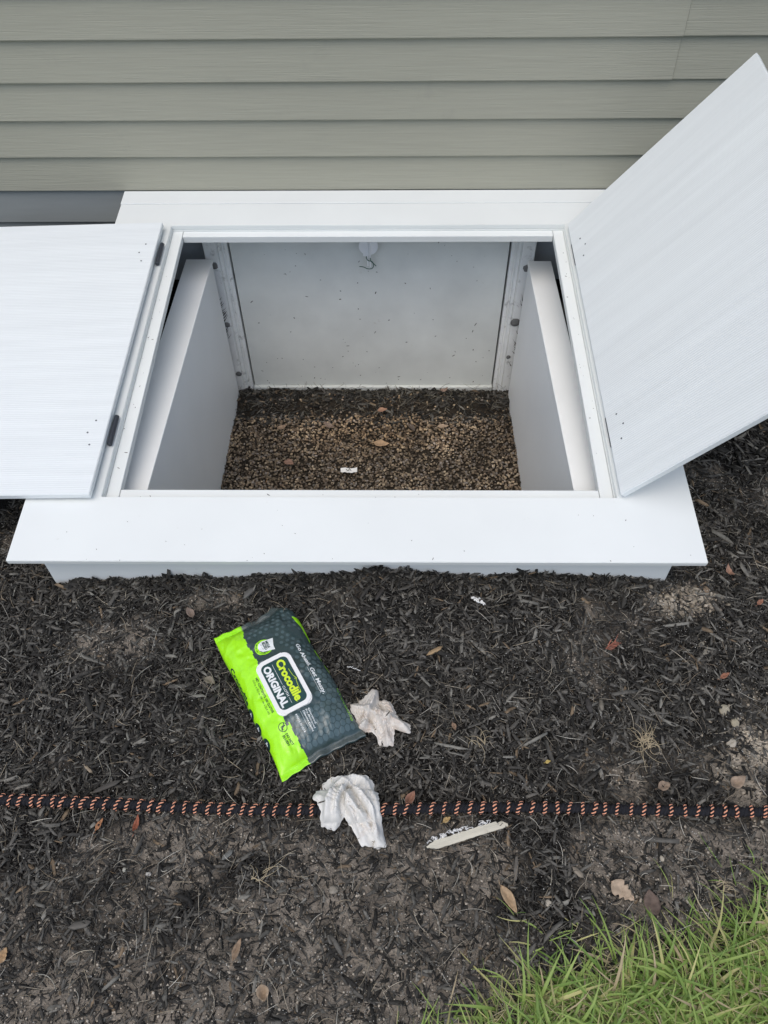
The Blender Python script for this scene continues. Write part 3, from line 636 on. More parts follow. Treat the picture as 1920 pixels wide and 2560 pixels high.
# white splintered strip
bm = bmesh.new(); n = 40; up_, lo_ = [], []
for i in range(n+1):
    t = i/n; x = -.076+.152*t; wv = .0070 if t > .12 else .0070*t/.12+.0006
    up_.append((x, wv+random.uniform(-.0004,.0012 if t < .75 else .0003), .0)); lo_.append((x+random.uniform(-.001,.001), -wv+random.uniform(-.0004,.0003), 0))
vb = [[bm.verts.new((p[0], p[1], z+(.001*math.sin(p[0]*60)))) for p in R_] for R_ in (up_, lo_) for z in (0, .0028)]
u0, u1, l0, l1 = vb
for i in range(n):
    bm.faces.new((u1[i], l1[i], l1[i+1], u1[i+1])); bm.faces.new((u0[i], u0[i+1], l0[i+1], l0[i])); bm.faces.new((u0[i], u1[i], u1[i+1], u0[i+1])); bm.faces.new((l0[i], l0[i+1], l1[i+1], l1[i]))
bm.faces.new((u0[0], l0[0], l1[0], u1[0])); bm.faces.new((u0[n], u1[n], l1[n], l0[n]))
SPM = Matrix.Translation((.131,.4065,float(gz(.131,.4065))+.012)) @ Matrix.Rotation(math.atan2(.043,.142), 4, 'Z')
st = tag(obj('white_splinter', bm_mesh(bm), mat('cream_board', (.62,.58,.47), .8, .2, var=.18, vscale=30, stretch=(.3,2,1), bump=(260,.6,.0015), grime=(45,.6,(.25,.22,.17),.4)), None, SPM), 'cream white jagged strip of board lying below the black and orange cord', 'board scrap')
P = []
for k in range(60):
    t = random.choice([random.gauss(-.05,.012), random.gauss(-.012,.010), random.gauss(.033,.006)]); b0 = Vector((t, .007+random.uniform(-.001,.005), .002)); P.append(tube(smooth_path([b0, b0+Vector((random.uniform(-.004,.004), random.uniform(.001,.004), random.uniform(0,.003))), b0+Vector((random.uniform(-.006,.006), random.uniform(0,.006), 0))], 3), .0005, 4))
V, Fc = join(P); kind(obj('frayed_shreds', mesh('shreds', V, Fc), MS['lid'], st, SPM), 'stuff')
# white scrap in the well and white crumb by the panel
bm = bmesh.new(); nn = 14; a = [bm.verts.new(((i/nn-.5)*.055, .0085+.0006*math.sin(i*2), .003*math.sin(i*.5))) for i in range(nn+1)]; b = [bm.verts.new(((i/nn-.5)*.055, -.0085+.0008*math.cos(i*1.7), .003*math.sin(i*.5+.4))) for i in range(nn+1)]
for i in range(nn): bm.faces.new((b[i], b[i+1], a[i+1], a[i]))
WS = Matrix.Translation((-.152,1.697,-.434)) @ Matrix.Rotation(.04, 4, 'Z') @ Matrix.Rotation(.25, 4, 'X')
o = tag(obj('white_scrap', bm_mesh(bm), MS['lid'], None, WS), 'small white plastic scrap with a black squiggle on the well gravel', 'scrap'); o.modifiers.new('t', 'SOLIDIFY').thickness = .001
V, Fc = tube(smooth_path([(-.010,.003,.0035),(-.004,-.003,.0042),(.0,-.001,.0042),(.001,.005,.0042),(.007,-.004,.004)], 5), .0008, 4)
obj('squiggle', mesh('sq', V, Fc), MS['mud'], o, WS)
P = []
for k in range(16):
    b0 = Vector((random.uniform(-.012,.012), 0, .004)); b0.y = -b0.x*.7+random.uniform(-.004,.004); P.append(tube(smooth_path([b0, b0+Vector((.004,random.uniform(-.004,.004),.002)), b0+Vector((.006,random.uniform(-.006,.004),0))],3), .0012, 4))
V, Fc = join(P); tag(obj('white_shred', mesh('shred', V, Fc, True), MS['lid'], None, Matrix.Translation((.178,.884,float(gz(.178,.884))+.006))), 'crumpled bright white shred on the mulch near the front panel', 'shred')
P = []
for k in range(7):
    b0 = Vector((k*.004-.012, -.0012*k+random.uniform(-.001,.001), .004)); P.append(tube(smooth_path([b0, b0+Vector((.004,random.uniform(-.003,.003),.001))],3), .0008, 4))
V, Fc = join(P); tag(obj('white_shred', mesh('shred2', V, Fc, True), MS['lid'], None, Matrix.Translation((-.085,.735,float(gz(-.085,.735))+.006))), 'thin curly white shred between the pack and the upper wipe', 'shred')
# ------------------------------------------------------------------ braided cord
def cordy(x): return .455-.008*math.cos((x-.12)*1.9)+.004*math.sin(x*6)
def cordz(x): return .0150+.0025*math.sin(x*9)
CR_ = .0086
cord = thing('braided_cord', 'long black braided cord with salmon orange wraps stretched across the mulch', 'cord', Matrix.Translation((0,.455,0)))
V, Fc = [], []; nr = 14; step = .0011; xs_ = np.arange(-1.6, 1.6, step)
for i, x in enumerate(xs_):
    ph = x/.0075; bump_ = abs(math.sin(math.pi*ph))**.8
    for k in range(nr):
        a = 2*math.pi*k/nr; r = CR_*(.62+.38*bump_)*(1+.09*math.sin(3*a+ph*2)+.05*math.sin(7*a-ph*5)); sx = .0035*math.cos(a)
        V.append((x+sx, cordy(x)+r*math.cos(a)*1.06, cordz(x)+r*math.sin(a)*.92))
n = len(xs_)
for i in range(n-1):
    for k in range(nr): Fc.append((i*nr+k, i*nr+(k+1) % nr, (i+1)*nr+(k+1) % nr, (i+1)*nr+k))
Fc.append(tuple(range(nr))); Fc.append(tuple(range((n-1)*nr, n*nr))[::-1])
obj('black_braid', mesh('braid', V, Fc, True), MS['cord'], cord)
wraps = []
for v_ in range(5):
    rnd = random.Random(v_); parts = []; mi = []
    amp = rnd.uniform(.0030,.0050); tw = rnd.uniform(4.6,5.6)
    Np = 46
    for s_, m_ in ((0, 0), (math.pi, 1)):
        p = []
        for i in range(Np):
            t = i/(Np-1); a = math.radians(-12+204*t)        # from the front foot over the top to the back foot
            cx_ = amp*math.tanh(2.2*(t-.5))+.0010*math.sin(6.3*t+v_); rr = CR_+.0007
            R_ = Vector((cx_, -rr*math.cos(a)*1.06, rr*math.sin(a)*.92)); Nn = Vector((0, -math.cos(a), math.sin(a))); X_ = Vector((1,0,0))
            q_ = 2*math.pi*tw*t+s_; rad = .0017
            p.append(R_+rad*(math.cos(q_)*Nn*.55+math.sin(q_)*X_*1.25))
        tv = tube(p, .0013 if m_ == 0 else .0015, 5); parts.append(tv); mi += [m_]*len(tv[1])
    V, Fc = join(parts); me = mesh('wrap', V, Fc, True, mi=mi); me.materials.append(MS['orange']); me.materials.append(MS['cord']); wraps.append(me)
x = -1.55; k = 0
while x < 1.55:
    o = obj('orange_wrap', wraps[k % 5] if k % 3 else wraps[(k*7) % 5], None, cord, Matrix.Translation((x, cordy(x), cordz(x))) @ Matrix.Rotation(random.uniform(-.12,.12), 4, 'Z') @ Matrix.Diagonal((random.uniform(.85,1.25), 1, 1, 1)))
    x += random.gauss(.0220+.0030*max(-1, min(1, x)),.0016); k += 1
# ------------------------------------------------------------------ wipes pack
PO = Vector((-.217,.693,float(gz(-.217,.693))+.006)); PX = Vector((.506,-.864,0)).normalized()
PM = Matrix.Translation(PO) @ Matrix.Rotation(math.atan2(PX.y, PX.x), 4, 'Z')
pack = thing('wipes_pack', 'lime green and dark teal pack of cleaning wipes lying on the mulch', 'wipes pack', PM)
HL, HWF = .176, .108         # half length, half girth
NXP, NYP = 151, 101
gx = np.linspace(-HL, HL, NXP); gv = np.linspace(-1, 1, NYP)
GP = np.zeros((NXP, NYP, 3))
for i, x in enumerate(gx):
    u = abs(x)/.163; e = max(0., 1-min(1, u)**3.2)**.62
    h = .004+.046*e; a = .0865+.0015*(1-e)+.0015*math.sin(x*40)
    th_ = np.linspace(0, math.pi, 721); nn = 1.9+.35*e
    yy = -a*np.sign(np.cos(th_))*np.abs(np.cos(th_))**(2/nn); zz = h*np.abs(np.sin(th_))**(2/nn)
    s = np.concatenate([[0], np.cumsum(np.hypot(np.diff(yy), np.diff(zz)))]); s = s/s[-1]*2-1
    GP[i,:,0] = x; GP[i,:,1] = np.interp(gv, s, yy)-.002; GP[i,:,2] = np.interp(gv, s, zz)
    # wrinkles
    en = np.clip((abs(x)-.085)/.06, 0, 1)*np.clip((.170-abs(x))/.03, 0, 1)
    GP[i,:,2] += en*(1-gv**4)*(.0022*np.sin(gv*(11 if x > 0 else 8)+1.3*math.sin(x*30)+(3 if x > 0 else 0))+.009*(fbm(gv*.5+.3*x, np.full(NYP, x)*.25, 13, 3, 61)-.5)+.006*(np.abs(fbm(gv*.4+x*2, np.full(NYP, x)*.8-gv*.2, 17, 2, 64)-.5)))
    GP[i,:,2] += (fbm(np.full(NYP, x), gv*.1, 45, 3, 60)-.5)*.010*e*(1-np.abs(gv)**6)
    # corners pulled down, ends pulled in
    GP[i,:,2] += .005*np.clip((abs(x)-.155)/.016,0,1)*(.5+.5*np.sin(gv*7+x*13+1.5*np.sin(gv*5)))
    GP[i,:,0] += -np.clip((-x-.12)/.055,0,1)*.016*np.clip((gv-.15)/.6,0,1)**2*np.clip((1.02-gv)/.1,0,1)+.0010*np.sin(gv*19)*np.clip((abs(x)-.15)/.02,0,1)
    GP[i,:,0] += -np.sign(x)*.008*np.clip((abs(x)-.13)/.04,0,1)*np.abs(gv)**2*0-np.sign(x)*.006*(np.clip((abs(x)-.12)/.05,0,1))*np.cos(gv*1.5)
GP[:,:,2] = np.maximum(GP[:,:,2], .0008)
def PS(x, y, off=0.0):
    x = np.atleast_1d(np.asarray(x, float)); v = np.atleast_1d(np.asarray(y, float))/HWF
    fi = np.clip((x+HL)/(2*HL)*(NXP-1), 0, NXP-1.001); fj = np.clip((v+1)/2*(NYP-1), 0, NYP-1.001)
    i = fi.astype(int); j = fj.astype(int); a = (fi-i)[:,None]; b = (fj-j)[:,None]
    P = (GP[i,j]*(1-a)*(1-b)+GP[i+1,j]*a*(1-b)+GP[i,j+1]*(1-a)*b+GP[i+1,j+1]*a*b)
    if np.ndim(off) or off:
        i0 = np.clip(i-2,0,NXP-5); j0 = np.clip(j-2,0,NYP-5)
        n = np.cross(GP[i0+4,j0+2]-GP[i0,j0+2], GP[i0+2,j0+4]-GP[i0+2,j0]); n /= np.linalg.norm(n,axis=1)[:,None]+1e-12
        P = P+n*(np.asarray(off).reshape(-1,1) if np.ndim(off) else off)
    return P
idx = np.arange(NXP*NYP).reshape(NXP, NYP)
Fq = np.stack([idx[:-1,:-1], idx[1:,:-1], idx[1:,1:], idx[:-1,1:]], -1).reshape(-1, 4)
ym = ((gv[:-1]+gv[1:])/2*HWF); xm = (gx[:-1]+gx[1:])/2
def greenedge(x): return -.0345+.0012*np.sin(x*70)+.0008*np.sin(x*210)
XM, YM = np.meshgrid(xm, ym, indexing='ij'); isg = (YM < greenedge(XM)); isseal = np.abs(XM) > .163
mi = np.where(isg, 1, np.where(isseal, 2, 0)).ravel()
Vp = GP.reshape(-1, 3); Vb = Vp*[1,.96,0]+[0,0,-.001]; nb = len(Vp)
Fall = np.concatenate([Fq, Fq[:, ::-1]+nb]); mi = np.concatenate([mi, mi])
edge = []
for i in range(NXP-1): edge += [(idx[i,0], idx[i,0]+nb, idx[i+1,0]+nb, idx[i+1,0]), (idx[i+1,-1], idx[i+1,-1]+nb, idx[i,-1]+nb, idx[i,-1])]
for j in range(NYP-1): edge += [(idx[0,j+1], idx[0,j+1]+nb, idx[0,j]+nb, idx[0,j]), (idx[-1,j], idx[-1,j]+nb, idx[-1,j+1]+nb, idx[-1,j+1])]
Fall = np.concatenate([Fall, np.array(edge)]); mi = np.concatenate([mi, np.zeros(len(edge), int)])
me = mesh('packbody', np.concatenate([Vp, Vb]), Fall, True, mi=mi)
for m_ in (MS['teal'], MS['green'], MS['seal']): me.materials.append(m_)
obj('film_body', me, None, pack, PM)
# crimp ridges on the seals
for sx in (-1, 1):
    for k in range(4):
        xx = sx*(.1645+.0030*k)
        for y0_, y1_, m_ in ((-.103, -.036, 'green'), (-.0355, .103, 'seal')):
            ys_ = np.linspace(y0_, y1_, 24); V, Fc = tube([Vector(p) for p in PS(np.full(24,xx), ys_, .0003)], .0006, 4)
            obj('crimp_ridge', mesh('crimp', V, Fc, True), MS[m_], pack, PM)
def wrapmesh(me, name, m, off, parent=pack, maxlen=.005, W=PM):
    bm = bmesh.new(); bm.from_mesh(me); bmesh.ops.triangulate(bm, faces=bm.faces[:])
    for _ in range(4):
        le = [e for e in bm.edges if e.calc_length() > maxlen]
        if not le: break
        bmesh.ops.subdivide_edges(bm, edges=le, cuts=1, use_grid_fill=False); bmesh.ops.triangulate(bm, faces=bm.faces[:])
    c = np.array([v.co[:] for v in bm.verts]); o_ = c[:,2]+off
    P = PS(c[:,0], c[:,1], o_)
    for v, p in zip(bm.verts, P): v.co = p
    out = bpy.data.meshes.new(name); bm.to_mesh(out); bm.free()
    return obj(name, out, m, parent, W)
def text_me(body, x, y, h, width=None, bold=0.0, shear=0, rot=0, align='LEFT', space=1.0):
    c = bpy.data.curves.new('t', 'FONT'); c.body = body; c.size = 1; c.offset = bold; c.shear = shear; c.align_x = align; c.space_character = space; c.resolution_u = 3; c.fill_mode = 'FRONT'
    o = bpy.data.objects.new('t', c); COL.objects.link(o); bpy.context.view_layer.update()
    me = bpy.data.meshes.new_from_object(o.evaluated_get(bpy.context.evaluated_depsgraph_get())); bpy.data.objects.remove(o)
    co = np.array([v.co[:] for v in me.vertices]); x0, x1 = co[:,0].min(), co[:,0].max()
    sy = h/.70; sx = width/(x1-x0) if width else sy
    X0 = {'LEFT': x0, 'CENTER': (x0+x1)/2}[align]
    p = np.stack([(co[:,0]-X0)*sx, co[:,1]*sy, co[:,2]*0], -1); ca, sa = math.cos(rot), math.sin(rot)
    p = np.stack([x+p[:,0]*ca-p[:,1]*sa, y+p[:,0]*sa+p[:,1]*ca, p[:,2]], -1)
    me.vertices.foreach_set('co', p.astype(np.float32).ravel()); return me
def text(name, body, x, y, h, width, m, off=.0005, bold=.02, **k): return wrapmesh(text_me(body, x, y, h, width, bold, **k), name, m, off)
def poly(pts, z=0):
    me = bpy.data.meshes.new('p'); me.from_pydata([(a, b, z) for a, b in pts], [], [tuple(range(len(pts)))]); return me
def rrect(x0, x1, y0, y1, r, n=8, sk=0.0):
    P = []
    for cx_, cy_, a0 in ((x1-r,y1-r,0),(x0+r,y1-r,90),(x0+r,y0+r,180),(x1-r,y0+r,270)):
        for k in range(n+1): a = math.radians(a0+90*k/n); P.append((cx_+r*math.cos(a), cy_+r*math.sin(a)))
    return P
def disc(x, y, r, n=28, ry=None): return [(x+r*math.cos(2*math.pi*k/n), y+(ry or r)*math.sin(2*math.pi*k/n)) for k in range(n)]
# hexagon print
V, Fc = [], []
pitch = .0133
for i in range(-15, 16):
    for j in range(-8, 12):
        x = i*pitch*.866; y = j*pitch+(i % 2)*pitch/2
        if not (-.158 < x < .160) or not (greenedge(x)+.007 < y < .1): continue
        if -.052 < x < .09 and -.05 < y < .038: continue
        if x < .082 and -.105 < x and -.03 < y < .02 and x < -.05: continue
        r = pitch*.5*(.80+.14*math.tanh((x-.01)*22)*1)*(1 if x > -.02 else .82)
        if x < .0 and vn(x*60, y*60, 1, 4) < .25: continue
        k = len(V); n_ = 6 if x > .0 else 12
        V += [(x+r*1.08*math.cos(2*math.pi*q_/n_), y+r*1.08*math.sin(2*math.pi*q_/n_), 0) for q_ in range(n_)]; Fc.append(tuple(range(k, k+n_)))
me = bpy.data.meshes.new('hx'); me.from_pydata(V, [], Fc)
wrapmesh(me, 'hexagon_print', MS['hexm'], .0004)
# green shapes along the far edge
me = bpy.data.meshes.new('gs'); V, Fc = [], []
for P in ([(-.128,.082),(-.112,.082),(-.094,.088),(-.066,.089),(-.052,.089),(-.062,.097),(-.09,.100),(-.122,.097)], [(-.036,.0895),(-.026,.088),(-.010,.090),(-.003,.094),(-.016,.097),(-.030,.096)], [(.004,.0915),(.014,.0895),(.026,.093),(.030,.096),(.012,.097)]):
    k = len(V); V += [(a, b, 0) for a, b in P]; Fc.append(tuple(range(k, k+len(P))))
me.from_pydata(V, [], Fc); wrapmesh(me, 'green_shapes', MS['green'], .0007)
# flip lid: raised rounded plate following the pack
def plate(P, z0, z1, bev):
    bm = bmesh.new(); lo = [bm.verts.new((a, b, z0)) for a, b in P]; hi = [bm.verts.new((a, b, z1)) for a, b in P]; n_ = len(P)
    f = bm.faces.new(hi); bm.faces.new(lo[::-1])
    for i in range(n_): bm.faces.new((lo[i], lo[(i+1) % n_], hi[(i+1) % n_], hi[i]))
    bmesh.ops.bevel(bm, geom=list(f.edges), offset=bev, segments=3, affect='EDGES')
    return bm_mesh(bm)
def rigid(me, name, m, cx_=.018, cy_=-.007, parent=pack):     # plate set on the tangent of the pack at its centre
    o_ = obj(name, me, m, parent, LIDM); return o_
c0 = PS([.018],[-.007])[0]; ex = Vector(PS([.06],[-.007])[0]-PS([-.03],[-.007])[0]).normalized(); ey = Vector(PS([.018],[.026])[0]-PS([.018],[-.038])[0]).normalized(); ez = ex.cross(ey).normalized(); ey = ez.cross(ex)
LM = Matrix(((ex.x,ey.x,ez.x,c0[0]),(ex.y,ey.y,ez.y,c0[1]),(ex.z,ey.z,ez.z,c0[2]),(0,0,0,1)))
LIDM = PM @ LM
lid = rigid(plate(rrect(-.062,.062,-.037,.037,.015), -.006, .0045, .0025), 'flip_lid', MS['lid'])
lab = rigid(plate(rrect(-.053,.053,-.0285,.0285,.011), .003, .0049, .0003), 'lid_label', MS['label'], parent=lid)
def ltext(name, body, x, y, h, width, m, bold=.03, **k):
    me = text_me(body, x, y, h, width, bold, **k)
    for v in me.vertices: v.co.z = .0052
    return obj(name, me, m, lab, LIDM)
ltext('lettering', 'Crocodile', -.0485, .0045, .0155, .096, MS['ink_y'], .045)
ltext('lettering', 'CLOTH', .006, -.0060, .0046, .024, MS['ink_w'], .01)
ltext('lettering', 'ORIGINAL', -.0475, -.0235, .0135, .095, MS['ink_w'], .05)
ltext('lettering', '\u00ae', .0480, .0050, .0018, .0018, MS['ink_y'], .0)
for a, b in ((-.046,.003),(.033,.046)): obj('rule', mesh('rule', [(a,-.0042,.0052),(b,-.0042,.0052),(b,-.0036,.0052),(a,-.0036,.0052)], [(0,1,2,3)]), MS['ink_w'], lab, LIDM)
ol = smooth_path([(-.022,.0205,.0052),(-.006,.0222,.0052),(.000,.0245,.0052),(.004,.0262,.0052),(.008,.0238,.0052),(.018,.0222,.0052),(.034,.0215,.0052)], 6)
V, Fc = tube(ol, .0005, 4); v2_, f2_ = tube([Vector((.0035+.0012*math.cos(a), .0235+.0012*math.sin(a), .0052)) for a in np.linspace(0,6.28,12)], .0004, 4)
V, Fc = join([(V,Fc),(v2_,f2_)]); obj('outline_emblem', mesh('em', V, Fc), MS['ink_y'], lab, LIDM)
text('lettering', 'Go Ahead. Get Messy.', -.052, .0500, .0078, .125, MS['ink_w'], bold=.03)
wrapmesh(poly([(.008,.0465),(.070,.0465),(.070,.0471),(.008,.0471)]), 'rule', MS['ink_w'], .0005)
for s_, yy in (('Oversized,', .0105), ('Pre-Moistened', .0050), ('Cleaning Cloths', -.0005)): text('lettering', s_, .0865, yy, .0036, .012+.0021*len(s_), MS['ink_w'], bold=.02)
text('lettering', '\u2605MADE IN USA\u2605', .0870, -.0165, .0042, .038, MS['ink_w'], bold=.0)
wrapmesh(poly([(.0865,-.0048),(.126,-.0048),(.126,-.0043),(.0865,-.0043)]), 'rule', MS['ink_w'], .0005)
text('lettering', 'NET CONTENTS: 100 CLOTHS', -.022, -.0515, .0044, .082, MS['ink_d'], bold=.03)
text('lettering', '15.0 in. x 10.0 in. (38.1 cm x 25.4 cm)', -.022, -.0585, .0042, .080, MS['ink_d'], bold=.0)
text('lettering', 'DO NOT', .108, -.0500, .0050, .025, MS['ink_d'], bold=.03); text('lettering', 'FLUSH', .109, -.0575, .0050, .021, MS['ink_d'], bold=.03)
# do-not-flush sign
def ringmesh(x, y, r0, r1, n=32, a0=0, a1=2*math.pi):
    V = []; Fc = []
    for k in range(n+1): a = a0+(a1-a0)*k/n; V += [(x+r0*math.cos(a), y+r0*math.sin(a), 0), (x+r1*math.cos(a), y+r1*math.sin(a), 0)]
    for k in range(n): Fc.append((2*k, 2*k+1, 2*k+3, 2*k+2))
    me = bpy.data.meshes.new('r'); me.from_pydata(V, [], Fc); return me
def merge(L_):
    V = []; Fc = []
    for m_ in L_:
        k = len(V); V += [v.co[:] for v in m_.vertices]; Fc += [tuple(i+k for i in p.vertices) for p in m_.polygons]
    me = bpy.data.meshes.new('mg'); me.from_pydata(V, [], Fc); return me
cx_, cy_ = .0955, -.0475
wrapmesh(merge([ringmesh(cx_, cy_, .0075, .0087), poly([(cx_-.0062,cy_+.0050),(cx_-.0050,cy_+.0062),(cx_+.0062,cy_-.0050),(cx_+.0050,cy_-.0062)]), poly(disc(cx_-.001,cy_+.0045,.0013,12)), poly([(cx_-.0025,cy_-.004),(cx_-.0005,cy_-.004),(cx_+.0008,cy_+.0028),(cx_-.0020,cy_+.0028)]), poly([(cx_+.001,cy_-.005),(cx_+.005,cy_-.002),(cx_+.0045,cy_-.001),(cx_+.0005,cy_-.0025)])]), 'do_not_flush_sign', MS['ink_d'], .0006)
# mega sized badge
bx_, by_ = -.0765, -.0085
wrapmesh(ringmesh(bx_, by_, .0, .0185, 40), 'badge_disc', MS['green'], .0005)
for k, ch in enumerate('2X LARGER THAN STANDARD WIPES'):
    if ch == ' ': continue
    a = math.radians(196+k*7.0); r = .0150
    wrapmesh(text_me(ch, bx_+(r+.0018)*math.cos(a), by_+(r+.0018)*math.sin(a), .0025, None, .01, rot=a+math.pi/2, align='CENTER'), 'lettering', MS['ink_d'], .0008)
wrapmesh(ringmesh(bx_+.001, by_+.001, .0, .0128, 36, math.radians(170), math.radians(370)), 'badge_cloth', MS['label'], .0007)
P = [(bx_-.0115,by_+.0245),(bx_-.0145,by_+.001),(bx_-.011,by_-.007),(bx_-.004,by_-.0115),(bx_+.004,by_-.0110),(bx_+.010,by_-.006),(bx_+.0125,by_+.002),(bx_+.0175,by_+.0175),(bx_+.006,by_+.0185)]
wrapmesh(poly(P), 'badge_cloth', MS['ink_w'], .0009)
for s_, dy, hh, ww in (('MEGA', .0065, .0052, .0185), ('SIZED', .0000, .0052, .0200), ('15" x 10"', -.0042, .0024, .0135)):
    wrapmesh(text_me(s_, bx_-.001, by_+dy, hh, ww, .04 if hh > .003 else .0, align='CENTER'), 'lettering', MS['label'], .0012)
# side face print
text('lettering', 'Crocodile', -.082, -.0985, .0125, .090, MS['ink_d'], bold=.035)
for xx in (.028, .062, .098):
    ic = wrapmesh(poly(disc(xx, -.0985, .0125, 24, .0105)), 'round_pictogram', MS['ink_d'], .0006)
    wrapmesh(merge([poly(disc(xx-.001,-.0945,.0018,10)), poly([(xx-.005,-.101),(xx+.002,-.099),(xx+.004,-.0955),(xx-.002,-.0965)]), poly([(xx+.001,-.103),(xx+.005,-.1),(xx+.004,-.0985),(xx,-.1)])]), 'pictogram_figure', MS['ink_w'], .0010)
text('lettering', 'Crocodile', .065, .0870, .0085, .075, MS['green'], bold=-.01)
wrapmesh(poly([(.079,-.0375),(.098,-.0395),(.098,-.0345),(.082,-.0345)]), 'notch_print', MS['teal'], .0007)
# ------------------------------------------------------------------ wipes (cloth relaxed until it buckles)
def crop4(x, y):        # ground position of a point measured on the photograph's wipes
    X_, Y_ = 500+x*.36166, 1480+y*.36166; d = _f+_r2*((X_-960)/CF)-_u2*((Y_-1280)/CF); t = (.035-CH)/d.z; return (d.x*t, d.y*t)
def segdist(X, Y, A, B):
    ax, ay = A; bx, by = B; dx, dy = bx-ax, by-ay; t = np.clip(((X-ax)*dx+(Y-ay)*dy)/(dx*dx+dy*dy+1e-12), 0, 1)
    return np.hypot(X-ax-t*dx, Y-ay-t*dy), t, np.sign((X-ax)*dy-(Y-ay)*dx)
def cordtop(x, y): return np.where(np.abs(y-.452) < .03, .024*np.sqrt(np.clip(1-((y-.452)/.03)**2, 0, 1)), 0)
def wipe(outline, centre, folds, m, label, seed, over=None, base=.012, nr=70, na=220):
    O = np.array([crop4(*p) for p in outline]); c = np.array(crop4(*centre)); A = np.linspace(0, 2*math.pi, na, endpoint=False)
    R = np.zeros(na)
    for k, a in enumerate(A):
        d = np.array([math.cos(a), math.sin(a)]); best = 0
        for q_ in range(len(O)):
            p, r_ = O[q_]-c, O[(q_+1) % len(O)]-c; e_ = r_-p; det = d[0]*-e_[1]+d[1]*e_[0]
            if abs(det) < 1e-12: continue
            t = (p[0]*-e_[1]+p[1]*e_[0])/det; u = (d[0]*p[1]-d[1]*p[0])/det
            if t > 0 and -1e-6 <= u <= 1.000001: best = max(best, t)
        R[k] = best
    R = (R+.5*(np.roll(R,1)+np.roll(R,-1)))/2; R = R*(1+.012*np.sin(A*23+seed)+.012*np.sin(A*41))
    rr = np.linspace(0, 1, nr)**.8; X = c[0]+rr[:,None]*R*np.cos(A); Y = c[1]+rr[:,None]*R*np.sin(A)
    H = np.zeros_like(X); rim = (1-rr[:,None]**5)
    for F_ in folds:
        P_, h, w_, asym = F_; Q_ = [crop4(*p) for p in P_]; best = np.full(X.shape, 9.); sg = np.ones(X.shape)
        for a_, b_ in zip(Q_[:-1], Q_[1:]):
            d, t, s_ = segdist(X, Y, a_, b_); m_ = d < best; best = np.where(m_, d, best); sg = np.where(m_, s_, sg)
        ww = w_*np.where(sg*asym > 0, 1.9, .75); H += h*np.exp(-(best/ww)**1.35)
    wx = X+.006*(fbm(X, Y, 30, 2, seed)-.5); wy = Y+.006*(fbm(X, Y, 30, 2, seed+3)-.5)
    H *= 1.12; pa = A[None,:]+2.2*rr[:,None]+3*fbm(X, Y, 18, 2, seed+1); H += .55*(.0016+.0022*fbm(X, Y, 25, 1, seed+8))*(np.abs(np.sin(pa*7.5))**.7*2-1)*np.clip(rr[:,None]*3,0,1)*rim+.0040*(1-np.abs(2*fbm(wx, wy*.45, 70, 2, seed+5)-1)*2.6).clip(-.6, 1)*rim+.008*(fbm(X, Y, 28, 2, seed+9)-.5)*rim+.0012*(fbm(X, Y, 160, 2, seed+2)-.5)
    Z = gz(X, Y)+base+(over(X, Y) if over else 0)+np.maximum(H, -.004)*(.35+.65*rim)-.004*(1-rim)+.004*np.sin(A*5+seed)*(1-rim)
    V = np.stack([X, Y, Z], -1).reshape(-1, 3); Fc = []
    idx = np.arange(nr*na).reshape(nr, na)
    Fq = np.stack([idx[:-1], np.roll(idx[:-1], -1, 1), np.roll(idx[1:], -1, 1), idx[1:]], -1).reshape(-1, 4)
    skirt_ = V[-na:].copy(); skirt_[:,2] -= .0015; k0 = len(V)
    o = obj('used_wipe', mesh('wipe', V, Fq, True), m); t = o.modifiers.new('t','SOLIDIFY'); t.thickness = .0008; tag(o, label, 'wipe', 'used wipes'); return o
wipe([(1080,1225),(1150,1235),(1200,1285),(1228,1360),(1240,1480),(1262,1600),(1285,1722),(1212,1740),(1185,1712),(1112,1732),(1082,1660),(1040,1590),(1000,1545),(978,1500),(972,1560),(925,1617),(880,1600),(828,1590),(832,1500),(805,1450),(773,1410),(800,1350),(850,1275),(900,1245),(980,1235)], (1050,1400),
     [([(860,1580),(880,1430),(935,1310),(1040,1255),(1120,1260)], .020, .0075, 1), ([(930,1590),(945,1450),(985,1350)], .013, .005, 1),
      ([(978,1530),(968,1460),(985,1390),(1012,1335)], -.024, .0035, 1), ([(990,1370),(1060,1470),(1150,1590),(1240,1710)], .016, .005, -1), ([(1010,1300),(1110,1370),(1190,1490),(1225,1640)], .014, .005, 1),
      ([(1060,1255),(1160,1290),(1210,1400),(1250,1580)], .010, .006, 1), ([(1010,1450),(1090,1600),(1140,1710)], .011, .004, -1), ([(1110,1440),(1180,1560),(1200,1700)], -.010, .003, 1), ([(1040,1330),(1090,1420),(1100,1500)], -.010, .003, 1), ([(830,1400),(870,1440)], .006, .004, 1)],
     MS['cloth'], 'large crumpled white wipe draped in an arch over the black cord', 3, cordtop, .010)
